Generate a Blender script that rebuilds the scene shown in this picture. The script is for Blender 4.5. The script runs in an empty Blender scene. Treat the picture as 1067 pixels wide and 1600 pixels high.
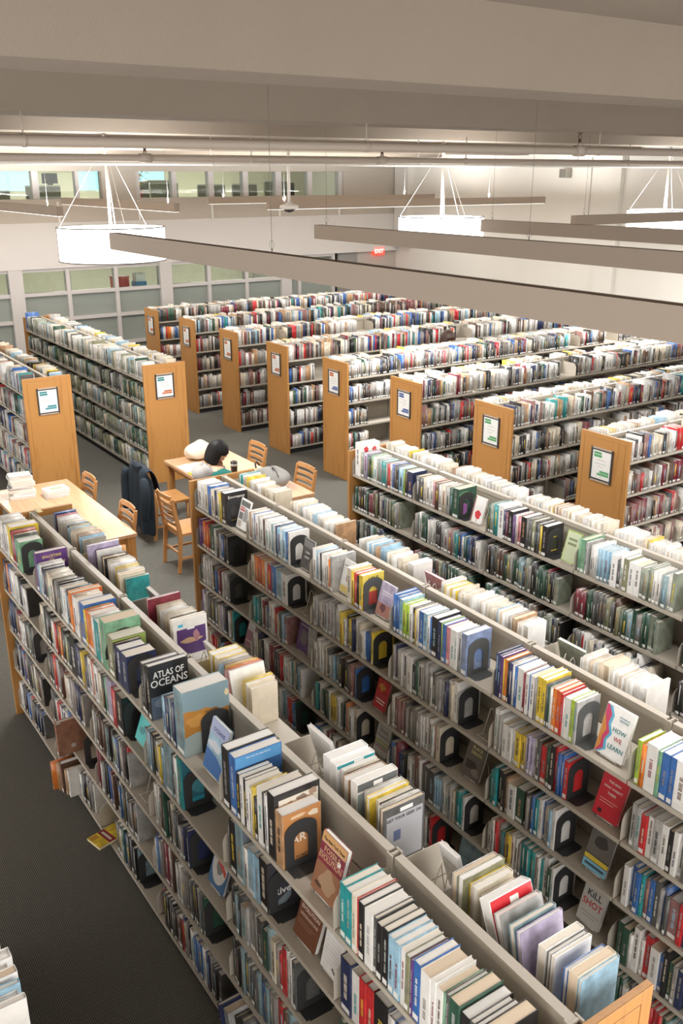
import bpy, bmesh, math, random, re
import numpy as np
from mathutils import Vector, Matrix, Euler
from mathutils.bvhtree import BVHTree
rnd = random.Random(7)
R = math.radians
sc = bpy.context.scene
COL = sc.collection
U = 0.9144
LEV = [1.455, 1.115, 0.775, 0.440, 0.100]      # shelf tops, top shelf first
CH = 1.675                                       # bookcase height
DP = 0.555                                       # double-faced bookcase depth
XW, YW = -12.4, 11.54                            # far glass wall, right hand wall

# ------------------------------------------------------------------ materials
MATS = {}
def new_mat(name):
    m = bpy.data.materials.new(name); m.use_nodes = True
    nt = m.node_tree; b = nt.nodes['Principled BSDF']
    return m, nt, b
def mat(name, col, rough=0.5, metal=0.0, coat=0.0, emit=None, estr=0.0, noise=0.0, nscale=8.0, bump=0.0, bscale=60.0, spec=0.5):
    if name in MATS: return MATS[name]
    m, nt, b = new_mat(name)
    b.inputs['Base Color'].default_value = (*col, 1)
    b.inputs['Roughness'].default_value = rough
    b.inputs['Metallic'].default_value = metal
    b.inputs['Coat Weight'].default_value = coat
    b.inputs['Specular IOR Level'].default_value = spec
    if emit:
        b.inputs['Emission Color'].default_value = (*emit, 1); b.inputs['Emission Strength'].default_value = estr
    if noise or bump:
        tc = nt.nodes.new('ShaderNodeTexCoord')
        n = nt.nodes.new('ShaderNodeTexNoise'); n.inputs['Scale'].default_value = nscale; n.inputs['Detail'].default_value = 4
        nt.links.new(tc.outputs['Object'], n.inputs['Vector'])
        if noise:
            mx = nt.nodes.new('ShaderNodeMix'); mx.data_type = 'RGBA'
            mx.inputs[6].default_value = tuple(c*(1-noise) for c in col)+(1,)
            mx.inputs[7].default_value = tuple(min(1, c*(1+noise)) for c in col)+(1,)
            nt.links.new(n.outputs['Fac'], mx.inputs[0]); nt.links.new(mx.outputs[2], b.inputs['Base Color'])
        if bump:
            n2 = nt.nodes.new('ShaderNodeTexNoise'); n2.inputs['Scale'].default_value = bscale
            nt.links.new(tc.outputs['Object'], n2.inputs['Vector'])
            bp = nt.nodes.new('ShaderNodeBump'); bp.inputs['Strength'].default_value = bump; bp.inputs['Distance'].default_value = 0.01
            nt.links.new(n2.outputs['Fac'], bp.inputs['Height']); nt.links.new(bp.outputs['Normal'], b.inputs['Normal'])
    MATS[name] = m
    return m
def srgb(r, g, b):
    f = lambda c: (c/255/12.92) if c/255 <= .04045 else ((c/255+.055)/1.055)**2.4
    return (f(r), f(g), f(b))
def wood(name, c0, c1, rough=.35, along=(1, 1, .12)):
    m, nt, b = new_mat(name)
    tc = nt.nodes.new('ShaderNodeTexCoord'); mp = nt.nodes.new('ShaderNodeMapping')
    mp.inputs['Scale'].default_value = along
    nt.links.new(tc.outputs['Object'], mp.inputs['Vector'])
    n = nt.nodes.new('ShaderNodeTexNoise'); n.inputs['Scale'].default_value = 26; n.inputs['Detail'].default_value = 5
    nt.links.new(mp.outputs['Vector'], n.inputs['Vector'])
    n2 = nt.nodes.new('ShaderNodeTexNoise'); n2.inputs['Scale'].default_value = 3.5
    nt.links.new(mp.outputs['Vector'], n2.inputs['Vector'])
    ad = nt.nodes.new('ShaderNodeMath'); ad.operation = 'ADD'
    nt.links.new(n.outputs['Fac'], ad.inputs[0]); nt.links.new(n2.outputs['Fac'], ad.inputs[1])
    r = nt.nodes.new('ShaderNodeValToRGB')
    r.color_ramp.elements[0].position = .62; r.color_ramp.elements[0].color = (*c0, 1)
    r.color_ramp.elements[1].position = 1.35; r.color_ramp.elements[1].color = (*c1, 1)
    h = nt.nodes.new('ShaderNodeMath'); h.operation = 'MULTIPLY'; h.inputs[1].default_value = 1.0
    nt.links.new(ad.outputs[0], h.inputs[0]); nt.links.new(h.outputs[0], r.inputs[0])
    nt.links.new(r.outputs[0], b.inputs['Base Color'])
    b.inputs['Roughness'].default_value = rough
    MATS[name] = m
    return m
WOOD = wood('maple', (.34, .15, .037), (.48, .235, .070))
WOOD_T = wood('maple_table', (.50, .28, .15), (.60, .36, .205), .2, (.12, 1, 1))
WOOD_C = wood('maple_chair', (.40, .18, .06), (.52, .26, .095), .3)
GROOVE = mat('panel_groove', (.22, .09, .025), .6)
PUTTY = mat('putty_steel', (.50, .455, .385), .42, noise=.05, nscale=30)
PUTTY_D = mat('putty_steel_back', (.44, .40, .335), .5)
KICK = mat('black_kick', (.02, .02, .02), .6)
BLACK = mat('black_steel', (.04, .041, .043), .38)
DGREY = mat('grey_steel', (.085, .09, .092), .42)
WIRE = mat('white_wire', (.82, .80, .76), .3, coat=.3)
PAPER = mat('white_paper', (.80, .80, .78), .7)
CEIL = mat('ceiling_concrete', (.232, .192, .152), .9, noise=.06, nscale=2.5, bump=.25, bscale=120)
PIPE = mat('pipe_paint', (.42, .36, .305), .5)
PIPEW = mat('pipe_white', (.80, .77, .73), .4)
WALLW = mat('wall_white', (.68, .655, .635), .85, noise=.02, nscale=2)
WALLB = mat('wall_beige', (.76, .735, .685), .85, noise=.03, nscale=2)
WALLU = mat('wall_upper', (.52, .47, .41), .85)
FRAME = mat('window_frame', (.60, .575, .565), .4)
FRAME_D = mat('window_frame_dark', (.16, .15, .14), .5)
FROST = mat('frosted_glass', (.30, .335, .31), .28, noise=.05, nscale=1.2)
BEAM = mat('beam_housing', (.312, .252, .20), .55)
LENS = mat('beam_lens', (.9, .9, .88), .5, emit=(1, .95, .88), estr=4.0)
DRUM = mat('drum_shade', (.9, .9, .88), .6, emit=(1, .96, .9), estr=3.2)
RIM = mat('drum_rim', (.10, .085, .07), .5)
LENS_F = mat('far_lamp_lens', (.9, .9, .88), .5, emit=(1, .96, .9), estr=1.6)
EXITM = mat('exit_sign_red', (.7, .05, .03), .5, emit=(1, .05, .03), estr=2.2)

def glass_mat():
    m, nt, b = new_mat('clear_glass')
    out = nt.nodes['Material Output']
    t = nt.nodes.new('ShaderNodeBsdfTransparent'); t.inputs[0].default_value = (.90, .95, .92, 1)
    g = nt.nodes.new('ShaderNodeBsdfGlossy'); g.inputs['Roughness'].default_value = .03
    f = nt.nodes.new('ShaderNodeFresnel'); f.inputs[0].default_value = 1.5
    mx = nt.nodes.new('ShaderNodeMixShader')
    nt.links.new(f.outputs[0], mx.inputs[0]); nt.links.new(t.outputs[0], mx.inputs[1]); nt.links.new(g.outputs[0], mx.inputs[2])
    nt.links.new(mx.outputs[0], out.inputs[0]); nt.nodes.remove(b)
    return m
GLASS = glass_mat()

def carpet_mat():
    m, nt, b = new_mat('carpet')
    tc = nt.nodes.new('ShaderNodeTexCoord')
    ck = nt.nodes.new('ShaderNodeTexBrick'); ck.offset = 0.0; ck.inputs['Scale'].default_value = 1.0
    ck.inputs['Brick Width'].default_value = .011; ck.inputs['Row Height'].default_value = .011
    ck.inputs['Mortar Size'].default_value = .0032; ck.inputs['Mortar Smooth'].default_value = .6
    ck.inputs['Color1'].default_value = (.385, .365, .315, 1); ck.inputs['Color2'].default_value = (.305, .305, .275, 1)
    ck.inputs['Mortar'].default_value = (.10, .10, .09, 1)
    nt.links.new(tc.outputs['Object'], ck.inputs['Vector'])
    n = nt.nodes.new('ShaderNodeTexNoise'); n.inputs['Scale'].default_value = 130
    n.inputs['Detail'].default_value = 3
    nt.links.new(tc.outputs['Object'], n.inputs['Vector'])
    mx = nt.nodes.new('ShaderNodeMix'); mx.data_type = 'RGBA'; mx.blend_type = 'MULTIPLY'; mx.inputs[0].default_value = .55
    nt.links.new(ck.outputs['Color'], mx.inputs[6]); nt.links.new(n.outputs['Fac'], mx.inputs[7])
    nt.links.new(mx.outputs[2], b.inputs['Base Color'])
    b.inputs['Roughness'].default_value = .95; b.inputs['Specular IOR Level'].default_value = .15
    bp = nt.nodes.new('ShaderNodeBump'); bp.inputs['Strength'].default_value = .5; bp.inputs['Distance'].default_value = .003
    nt.links.new(ck.outputs['Fac'], bp.inputs['Height']); bp.invert = True
    nt.links.new(bp.outputs['Normal'], b.inputs['Normal'])
    return m
CARPET = carpet_mat()

# ------------------------------------------------------------------ mesh helpers
class MB:
    """collects boxes, tubes and prisms, then links them as ONE mesh object"""
    def __init__(s): s.v = []; s.f = []; s.mi = []; s.smooth = []
    def add(s, vs, fs, mi=0, sm=False, M=None):
        b = len(s.v)
        if M is not None: vs = [M @ Vector(v) for v in vs]
        s.v += [tuple(v) for v in vs]
        for f in fs: s.f.append(tuple(b+i for i in f)); s.mi.append(mi); s.smooth.append(sm)
        return s
    def box(s, x0, y0, z0, x1, y1, z1, mi=0, M=None):
        vs = [(x0, y0, z0), (x1, y0, z0), (x1, y1, z0), (x0, y1, z0), (x0, y0, z1), (x1, y0, z1), (x1, y1, z1), (x0, y1, z1)]
        return s.add(vs, [(0, 3, 2, 1), (4, 5, 6, 7), (0, 1, 5, 4), (1, 2, 6, 5), (2, 3, 7, 6), (3, 0, 4, 7)], mi, False, M)
    def tube(s, pts, r, n=8, mi=0, M=None, cap=True):
        pts = [Vector(p) for p in pts]; rs = r if isinstance(r, (list, tuple)) else [r]*len(pts)
        vs = []; fs = []; ref = None
        for i, p in enumerate(pts):
            d = (pts[min(i+1, len(pts)-1)]-pts[max(i-1, 0)]).normalized()
            a = ref if ref is not None else (Vector((0, 0, 1)) if abs(d.z) < .9 else Vector((1, 0, 0)))
            u = d.cross(a).normalized(); w = u.cross(d).normalized(); ref = w
            for k in range(n):
                t = 2*math.pi*k/n; vs.append(p+(u*math.cos(t)+w*math.sin(t))*rs[i])
        for i in range(len(pts)-1):
            for k in range(n):
                fs.append((i*n+k, i*n+(k+1) % n, (i+1)*n+(k+1) % n, (i+1)*n+k))
        if cap:
            fs.append(tuple(range(n-1, -1, -1))); fs.append(tuple((len(pts)-1)*n+k for k in range(n)))
        return s.add(vs, fs, mi, True, M)
    def lathe(s, prof, n=24, mi=0, M=None, c=(0, 0)):
        vs = []; fs = []
        for r, z in prof:
            for k in range(n):
                t = 2*math.pi*k/n; vs.append((c[0]+r*math.cos(t), c[1]+r*math.sin(t), z))
        for i in range(len(prof)-1):
            for k in range(n): fs.append((i*n+k, i*n+(k+1) % n, (i+1)*n+(k+1) % n, (i+1)*n+k))
        return s.add(vs, fs, mi, True, M)
    def prism(s, poly, h, mi=0, M=None):
        """polygon in xy extruded 0..h in z"""
        n = len(poly)
        vs = [(p[0], p[1], 0) for p in poly]+[(p[0], p[1], h) for p in poly]
        fs = [tuple(range(n-1, -1, -1)), tuple(range(n, 2*n))]+[(i, (i+1) % n, n+(i+1) % n, n+i) for i in range(n)]
        return s.add(vs, fs, mi, False, M)
    def mesh(s, name, mats):
        me = bpy.data.meshes.new(name); me.from_pydata(s.v, [], s.f)
        for m in (mats if isinstance(mats, (list, tuple)) else [mats]): me.materials.append(m)
        me.polygons.foreach_set('material_index', s.mi); me.polygons.foreach_set('use_smooth', s.smooth)
        me.update(); return me
    def build(s, name, mats, parent=None, loc=None, rot=None):
        return link(name, s.mesh(name, mats), parent, loc, rot)
def link(name, data, parent=None, loc=None, rot=None):
    o = bpy.data.objects.new(name, data); COL.objects.link(o)
    if parent: o.parent = parent
    if loc: o.location = loc
    if rot: o.rotation_euler = rot
    return o
def tag(o, label, cat, group=None, kind=None):
    o['label'] = label; o['category'] = cat
    if group: o['group'] = group
    if kind: o['kind'] = kind
    return o
def empty(name, loc, rot=(0, 0, 0)):
    o = link(name, None, None, loc, rot); o.empty_display_size = .1; return o
def struct(name, mb, mats, parent=None):
    o = mb.build(name, mats, parent)
    if not parent: o['kind'] = 'structure'
    return o
def children_of(o): return list(o.children)
def copy_tree(o, parent=None):
    c = o.copy(); COL.objects.link(c)
    if parent: c.parent = parent
    for ch in children_of(o): copy_tree(ch, c)
    return c
def rot_to(d):
    return Vector(d).to_track_quat('Z', 'Y').to_matrix().to_4x4()
def bevel(o, w=.003, seg=2):
    m = o.modifiers.new('bevel', 'BEVEL'); m.width = w; m.segments = seg; m.limit_method = 'ANGLE'; return o
def T(*a): return Matrix.Translation(Vector(a))
TXT = {}
def text_mesh(txt, size, m, align='LEFT', bold=0.0, width=None):
    cu = bpy.data.curves.new('lettering', 'FONT'); cu.body = txt; cu.size = size; cu.align_x = align
    cu.extrude = .0003; cu.resolution_u = 2; cu.offset = bold*size
    o = bpy.data.objects.new('tmp', cu); COL.objects.link(o)
    dg = bpy.context.evaluated_depsgraph_get()
    me = bpy.data.meshes.new_from_object(o.evaluated_get(dg))
    bpy.data.objects.remove(o); bpy.data.curves.remove(cu)
    me.materials.clear(); me.materials.append(m)
    if width:
        xs = [v.co.x for v in me.vertices]
        w = max(xs)-min(xs)
        if w > width:
            k = width/w
            for v in me.vertices: v.co.x *= k
    return me

# ------------------------------------------------------------------ camera
def setup_camera():
    f = 1453.53; yaw, pitch, roll = R(146.121), R(19.846), R(-.095)
    cy, sy, cp, sp = math.cos(yaw), math.sin(yaw), math.cos(pitch), math.sin(pitch)
    fwd = Vector((cy*cp, sy*cp, -sp)); rt = Vector((sy, -cy, 0)); up = rt.cross(fwd)
    r2 = math.cos(roll)*rt+math.sin(roll)*up; u2 = -math.sin(roll)*rt+math.cos(roll)*up
    cam = bpy.data.cameras.new('camera'); o = bpy.data.objects.new('camera', cam); COL.objects.link(o)
    M = Matrix(((r2.x, u2.x, -fwd.x), (r2.y, u2.y, -fwd.y), (r2.z, u2.z, -fwd.z))).to_4x4()
    M.translation = Vector((6.8329, -3.0961, 4.0671)); o.matrix_world = M
    cam.sensor_fit = 'VERTICAL'; cam.sensor_height = 24; cam.sensor_width = 16; cam.lens = f/1600*24
    cam.clip_start = .05; cam.clip_end = 100
    sc.camera = o
    return f, r2, u2, fwd, M.translation.copy()
CAM = setup_camera()

exec_parts = []
# ------------------------------------------------------------------ bookcases
CASES = {}
def case_parts():
    """shared meshes of the bookcase parts (bay sized)"""
    d = {}
    sd = DP/2-.012
    for s, nm in ((0, 'n'), (1, 'f')):
        y0, y1 = (0, sd) if s == 0 else (DP-sd, DP)
        mb = MB(); mb.box(.004, y0, -.004, U-.004, y1, 0)
        yf = y0 if s == 0 else y1-.004
        mb.box(.004, yf, -.024, U-.004, yf+.004, -.004)                      # folded front lip
        mb.box(.004, (y1-.004) if s == 0 else y0, -.024, U-.004, y1 if s == 0 else y0+.004, -.004)
        d['shelf'+nm] = mb.mesh('shelf', PUTTY)
        # rounded end bracket in the yz plane
        pl = []
        h, dd, rr = .168, sd-.01, .07
        pts = [(0, 0), (dd, 0), (dd, h)]
        for k in range(9):
            a = R(90+k*90/8); pts.append((rr+rr*math.cos(a), h-rr+rr*math.sin(a)))
        poly = [((y0+p[0]) if s == 0 else (y1-p[0]), p[1]) for p in pts]
        mb = MB(); n = len(poly)
        vs = [(-.0015, p[0], p[1]-.0) for p in poly]+[(.0015, p[0], p[1]) for p in poly]
        fs = [tuple(range(n)), tuple(range(2*n-1, n-1, -1))]+[(i, n+i, n+(i+1) % n, (i+1) % n) for i in range(n)]
        mb.add(vs, fs)
        d['bracket'+nm] = mb.mesh('shelf_bracket', PUTTY)
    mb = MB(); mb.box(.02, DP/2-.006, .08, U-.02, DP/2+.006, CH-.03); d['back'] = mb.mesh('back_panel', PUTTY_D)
    mb = MB(); mb.box(.022, DP/2-.018, CH-.035, U-.022, DP/2+.018, CH); d['rail'] = mb.mesh('top_rail', PUTTY)
    mb = MB()
    mb.box(-.018, DP/2-.026, 0, .018, DP/2-.020, CH+.004); mb.box(-.018, DP/2+.020, 0, .018, DP/2+.026, CH+.004)
    mb.box(-.004, DP/2-.020, 0, .004, DP/2+.020, CH+.002); d['upright'] = mb.mesh('upright', PUTTY)
    mb = MB(); mb.box(.006, .02, .003, U-.006, DP-.02, .07); d['kick'] = mb.mesh('kick_base', KICK)
    return d
CP = case_parts()
def panel_mesh(h):
    """wooden end panel: thin slab with a routed line near the edges, outer face towards -x"""
    mb = MB(); t = .028; y0, y1 = -.032, DP+.032
    mb.box(-t+.004, y0, 0, 0, y1, h)
    g = .05; w = .004
    mb.box(-t, y0, 0, -t+.004, y0+g, h); mb.box(-t, y1-g, 0, -t+.004, y1, h)
    mb.box(-t, y0+g, h-g, -t+.004, y1-g, h)
    mb.box(-t, y0+g+w, 0, -t+.004, y1-g-w, h-g-w)
    return mb.mesh('end_panel', WOOD)
PANEL = panel_mesh(CH)
def make_case(key, name, label, origin, rz, nb, ends=(1, 1), full_far=False, brk=(0, 1, 2, 3, 4), group=None, far_brk=(0,)):
    root = empty('bookcase', origin, (0, 0, rz))
    tag(root, label, 'bookcase', group)
    for e in (0, 1):
        if ends[e]:
            o = link('end_panel', PANEL, root, (0, 0, 0) if e == 0 else (nb*U, DP, 0), (0, 0, 0) if e == 0 else (0, 0, math.pi))
            bevel(o, .0025)
    for i in range(nb):
        for li, z in enumerate(LEV):
            link('shelf', CP['shelfn'], root, (i*U, 0, z-.0005))
            link('shelf', CP['shelff'], root, (i*U, 0, z-.0005))
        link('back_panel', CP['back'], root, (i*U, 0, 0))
        link('top_rail', CP['rail'], root, (i*U, 0, 0))
        link('kick_base', CP['kick'], root, (i*U, 0, 0))
    for i in range(nb+1):
        x = i*U
        if i == 0 and ends[0]: x += .019
        if i == nb and ends[1]: x -= .019
        link('upright', CP['upright'], root, (x, 0, 0))
        xb = x if 0 < i < nb else (.004 if i == 0 else nb*U-.004)
        for li in range(5):
            if li in brk: link('shelf_bracket', CP['bracketn'], root, (xb, 0, LEV[li]))
            if li in far_brk: link('shelf_bracket', CP['bracketf'], root, (xb, 0, LEV[li]))
    M = T(*origin) @ Matrix.Rotation(rz, 4, 'Z')
    CASES[key] = dict(root=root, M=M, nb=nb, L=nb*U, name=name)
    return root
S1Y, S2Y, S3Y = -1.617, 0.0, 1.613
make_case('S1', 'nearest bookcase', 'nearest double-faced bookcase, putty steel shelves, wooden end panel at bottom right', (0, S1Y, 0), 0, 6)
make_case('S2', 'second bookcase', 'double-faced bookcase behind the nearest one, its wooden end hides the seated reader', (0, S2Y, 0), 0, 6)
make_case('S3', 'third bookcase', 'double-faced bookcase with mostly dark green books, in front of the long ranges', (0, S3Y, 0), 0, 6)
make_case('S0', 'bookcase at the lower left', 'bookcase cut by the bottom left corner, only pale book tops showing', (2.4, -3.23, 0), 0, 3)
# the two bookcases beyond the tables: their panelled end faces the camera
ends = (0, 1)
make_case('L1', 'far left bookcase', 'double-faced bookcase at left edge behind the table with stacked books', (-4.99-6*U, 0.035, 0), 0, 6)
make_case('L2', 'left aisle bookcase', 'double-faced bookcase of greenish books running back to the glass wall', (-4.99-6*U, 1.640, 0), 0, 6)
ORD = ['farthest', 'second farthest', 'third farthest', 'fourth farthest', 'fourth nearest', 'third nearest', 'second nearest', 'nearest']
RNG = []
for i in range(8):
    x = -10.582+1.603*i
    lab = '%s of the eight long bookcases receding to the right, with wooden signed end' % ORD[i]
    make_case('R%d' % i, '%s long bookcase' % ORD[i], lab, (x+.032+DP, 3.972+.028, 0), R(90), 7, ends=(1, 0),
              brk=(0, 1, 2, 3, 4) if i > 4 else (0, 1), group='long bookcases on the right')

# ------------------------------------------------------------------ books
PAL = {
 'w': ((.80, .79, .76), 'white'), 'W': ((.88, .88, .87), 'bright white'), 'c': ((.74, .66, .52), 'cream'), 'k': ((.022, .021, .022), 'black'),
 'g': ((.11, .11, .108), 'dark grey'), 's': ((.46, .46, .45), 'light grey'), 'n': ((.030, .040, .110), 'navy'),
 'b': ((.05, .16, .46), 'blue'), 'l': ((.34, .55, .70), 'pale blue'), 't': ((.03, .33, .34), 'teal'),
 'e': ((.20, .42, .26), 'green'), 'E': ((.035, .10, .065), 'dark green'), 'y': ((.82, .60, .06), 'yellow'),
 'o': ((.82, .24, .04), 'orange'), 'r': ((.62, .035, .04), 'red'), 'm': ((.24, .03, .05), 'maroon'),
 'p': ((.13, .05, .22), 'purple'), 'v': ((.50, .44, .62), 'lavender'), 'i': ((.70, .28, .32), 'pink'),
 'B': ((.12, .062, .04), 'brown'), 'T': ((.50, .30, .16), 'tan'), 'L': ((.40, .58, .06), 'lime green'),
 'O': ((.27, .27, .16), 'olive'), 'G': ((.30, .34, .27), 'sage'), 'q': ((.24, .36, .40), 'grey-blue'), 'x': ((.33, .31, .29), 'taupe'),
 'R': ((.72, .12, .035), 'vermilion'), 'M': ((.34, .17, .16), 'dusty rose'), 'V': ((.24, .31, .50), 'periwinkle blue'), 'C': ((.34, .16, .10), 'copper brown')}
PAGEC = [((.84, .82, .78), 'w'), ((.82, .77, .68), 'c'), ((.76, .63, .48), 't'), ((.87, .86, .84), 'W')]
SETS = {
 'mixw': 'wwwwwwwwcccWWsslxbnkrtyogvE', 'mixd': 'kkkkkggggnnBBmxxwwscqbxrEx', 'pages': 'wwwwccccWWWwcslyTk',
 'mixm': 'wwwwwwcckkggnbbrmtslxxMET', 'dark': 'EEEEEkkkggGGBnqmOxx', 'green': 'GGGEEEOOgkxwscxq', 'topgreen': 'wwwwccGGGEOsqgWwWl',
 'red': 'wwwwccssxxxMMMmmrkkggBBxT', 'fic': 'wwwwwccssxxxkkkggBBMmrnbTE', 'warm': 'wwwwwriosMMbxTmk'}
BOOKS = []      # every book of the library
BEND = []; EASEL = []; FACE = []; TAKEN = []
def add_book(case, bay, lev, side, x, t, h, d, c, yoff=.004, lean=0.0, art=None, pc=None, z=None):
    b = dict(case=case, bay=bay, lev=lev, side=side, x=x, t=t, h=h, d=d, c=c, y=yoff, lean=lean, art=art,
             pc=rnd.choice((0, 0, 1, 1, 2, 3)) if pc is None else pc, z=(LEV[lev] if z is None else z)+.001, idx=len(BOOKS),
             lab=rnd.random() < .75, bar=rnd.choice('gxBnmtkxs' if c in 'wWcslyvLiV' else 'swcyTlsx'), bl=rnd.uniform(.3, .6), bo=rnd.uniform(.2, .35))
    BOOKS.append(b); return b
def rbook(pal, hl=.235, sp=.02):
    c = rnd.choice(SETS[pal]); t = min(.06, max(.012, rnd.lognormvariate(math.log(.0255), .38)))
    h = max(.17, min(.30, rnd.gauss(hl, sp))); d = h*rnd.uniform(.64, .74)
    return c, t, h, d
def fill(case, bay, lev, side, pal, x0, x1, hl=.232, sp=.018, lean_end=False, runs=.45, yj=.01):
    """fills one stretch of shelf with upright books, some in runs of alike volumes"""
    x = x0; prev = None
    while True:
        if prev and rnd.random() < runs*.35: c, t, h, d = prev; t = max(.012, t*rnd.uniform(.9, 1.1))
        else: c, t, h, d = rbook(pal, hl, sp)
        hit = [o for o in TAKEN if o[0] == (case, lev, side) and x < o[2] and x+t > o[1]]
        if hit: x = max(o[2] for o in hit); prev = None; continue
        if x+t > x1: break
        add_book(case, bay, lev, side, x, t, h, d, c, .004+abs(rnd.gauss(0, yj)))
        prev = (c, t, h, d); x += t+.0008
    return x
def seq(case, lev, side, spec, bay=None):
    """explicit run: '@x' jump, 'BE' bookend, else colour+mm.cm[.cm depth][*art][~lean]"""
    x = 0; toks = spec.split(); k = 1.0; pl = 0.0
    def thick(t): return float(re.match(r'[a-zA-Z]([0-9]+)', t).group(1))/1000
    for n, tok in enumerate(toks):
        if tok[0] == '@':
            x = float(tok[1:]); k = 1.0
            for m in range(n+1, len(toks)):                     # '>x' stretches the run to end at x
                if toks[m][0] == '@': break
                if toks[m][0] == '>':
                    q = toks[n+1:m]; k = (float(toks[m][1:])-x-.0012*len(q)-.0022*sum('*' in t for t in q))/sum(thick(t) for t in q); break
            continue
        if tok[0] == '>': k = 1.0; continue
        if tok[:2] == 'BE':
            BEND.append((case, lev, side, x+.001, 'k' if len(tok) == 2 else tok[2])); x += .012; continue
        lean = 0.0; art = None
        if '*' in tok: tok, art = tok.split('*')
        if art and '~' in art: art, l = art.split('~'); lean = float(l)
        if '~' in tok: tok, l = tok.split('~'); lean = float(l)
        c = tok[0]; q = tok[1:].split('.')
        if lean and not pl: x += .242*math.tan(R(lean))
        pl = lean
        t = float(q[0])/1000*k; h = float('.'+q[1]) if len(q) > 1 else rnd.uniform(.215, .245)
        d = float('.'+q[2]) if len(q) > 2 else h*.68
        if int((x-.004)/U) != int((x+t+.005)/U) and not lean: x = int((x+t+.005)/U)*U+.006    # never across an upright
        add_book(case, int(x/U), lev, side, x, t, h, d, c, .003+rnd.random()*.006, lean, art)
        x += t/math.cos(R(lean))+.0012+(.0022 if art else 0)
    return x
def face(case, lev, side, x, w, h, t, c, art=None, easel=True, tilt=16):
    TAKEN.append(((case, lev, side), x-.012, x+w+.016))
    FACE.append(dict(case=case, lev=lev, side=side, x=x, w=w, h=h, t=t, c=c, art=art, easel=easel, tilt=tilt))

# ---- nearest bookcase, near side, top shelf (left to right)
seq('S1', 0, 0, '@.045 w34.25 w30.25 s24.24 w30.25 y44.265.20*yellow k14.25 r14.25 g24.245 e48.225.16 >.615 BE')
EASEL.append(('S1', 0, 0, .80, 0.0))
seq('S1', 0, 0, '@.955 p26.275.21*space l20.205 w30.225 n24.215 g26.21 c40.22 c30.22 k18.215 x20.22 g24.225 k16.24 w24.23 w22.235*redtop l16.24 k18.25 o26.255.2*orangetop >1.70')
seq('S1', 0, 0, '@1.706 w46.25 w40.25 >1.820 @1.838 b42.26.2 y16.24 R20.25 o32.25 w16.25 t44.245.19*barrons c14.25 e52.30.205*alchemy O50.238.195*olive k14.225 n40.22 n46.218.17*navy >2.575 BE')
seq('S1', 0, 0, '@2.765 k44.285.2 k34.29.2 g10.27 k40.31.215*atlas >2.895 @3.03 l20.22.19 n22.235.19 q20.24.19 n18.255.2 q52.35.245*bison >3.285 BEb')
face('S1', 0, 0, 3.395, .17, .25, .018, 'l', 'oceans')
seq('S1', 0, 0, '@3.685 k52.305.235*marble b48.298.23*aegean k26.235 w24.235 k22.24 w26.24 w18.235 y14.25 k20.21 w44.275.20 k10.28.2 w20.28.2 k48.312.215*forest T50.258.18*orangebook >4.205 BE')
face('S1', 0, 0, 4.345, .165, .245, .024, 'm', 'fossils')
seq('S1', 0, 0, '@4.605 t30.245 t32.245 c24.25 r8.25 k28.25 w40.245 g16.245 k28.24 k26.245 l26.24 l26.24 w22.235 O20.235 p12.235 b30.245 w42.24 w20.245 w26.235 e8.24 g14.245 E40.25.18 k34.235.18 g18.24 k16.245 k42.25.19*circle >5.40')
BEND.append(('S1', 0, 0, 5.41, 'k'))
# far side of its top shelf: pages and fore edges face the viewer
seq('S1', 0, 1, '@.16 n14.23 b30.24 n14.235 i20.23')
x = fill('S1', 0, 0, 1, 'pages', .245, .50, .225, .01); seq('S1', 0, 1, '@%f k18.235 c20.235 y10.235' % (x))
x = fill('S1', 0, 0, 1, 'pages', x+.055, .80, .235, .008); seq('S1', 0, 1, '@%f l12.24 l16.245.18 s22.23.17' % (x))
seq('S1', 0, 1, '@.98 y24.25 k14.25 y16.25 w30.26 v20.285.22 p18.25 w30.25')
x = fill('S1', 1, 0, 1, 'pages', 1.20, 1.60, .235, .008); seq('S1', 0, 1, '@%f t26.215.16' % x)
face('S1', 0, 1, 1.87, .19, .26, .03, 'g', 'photo')
seq('S1', 0, 1, '@2.06 m24.275.21')
x = fill('S1', 2, 0, 1, 'pages', 2.09, 2.36, .235, .006, runs=1.5); seq('S1', 0, 1, '@%f w24.25 k10.25 w40.275.21*purplepic' % x)
face('S1', 0, 1, 2.60, .13, .2, .02, 'w', None)
x = fill('S1', 3, 0, 1, 'pages', 2.80, 3.02, .24, .006, runs=1.2); seq('S1', 0, 1, '@%f y20.26 o14.265 i26.27.21~14 W14.275.2~14 y20.24 c22.235 c30.22' % (x))
face('S1', 0, 1, 3.72, .185, .27, .02, 'W', 'backlist')
seq('S1', 0, 1, '@3.97 W54.285.2 W40.275.2*tealtop w20.26 c14.255 k12.255 T40.26.2 w26.25 w44.285.21*greytop w20.25 w30.26 y24.265.2 w24.25 r8.24 k18.26 W26.265.2 g24.275.21*geek')
face('S1', 0, 1, 4.64, .11, .24, .018, 'W', None)
seq('S1', 0, 1, '@4.80 x18.25 s26.27.2 O30.275.2 y20.25 c26.255 c26.23 l18.235 W50.285.2~22*redcover s30.27.2~20 q26.265.2~12 v18.265.2~10 w12.24 w34.26.18 g18.255 W16.255')
seq('S1', 0, 1, '@5.335 b18.26 c36.265.18 l14.26')
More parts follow.
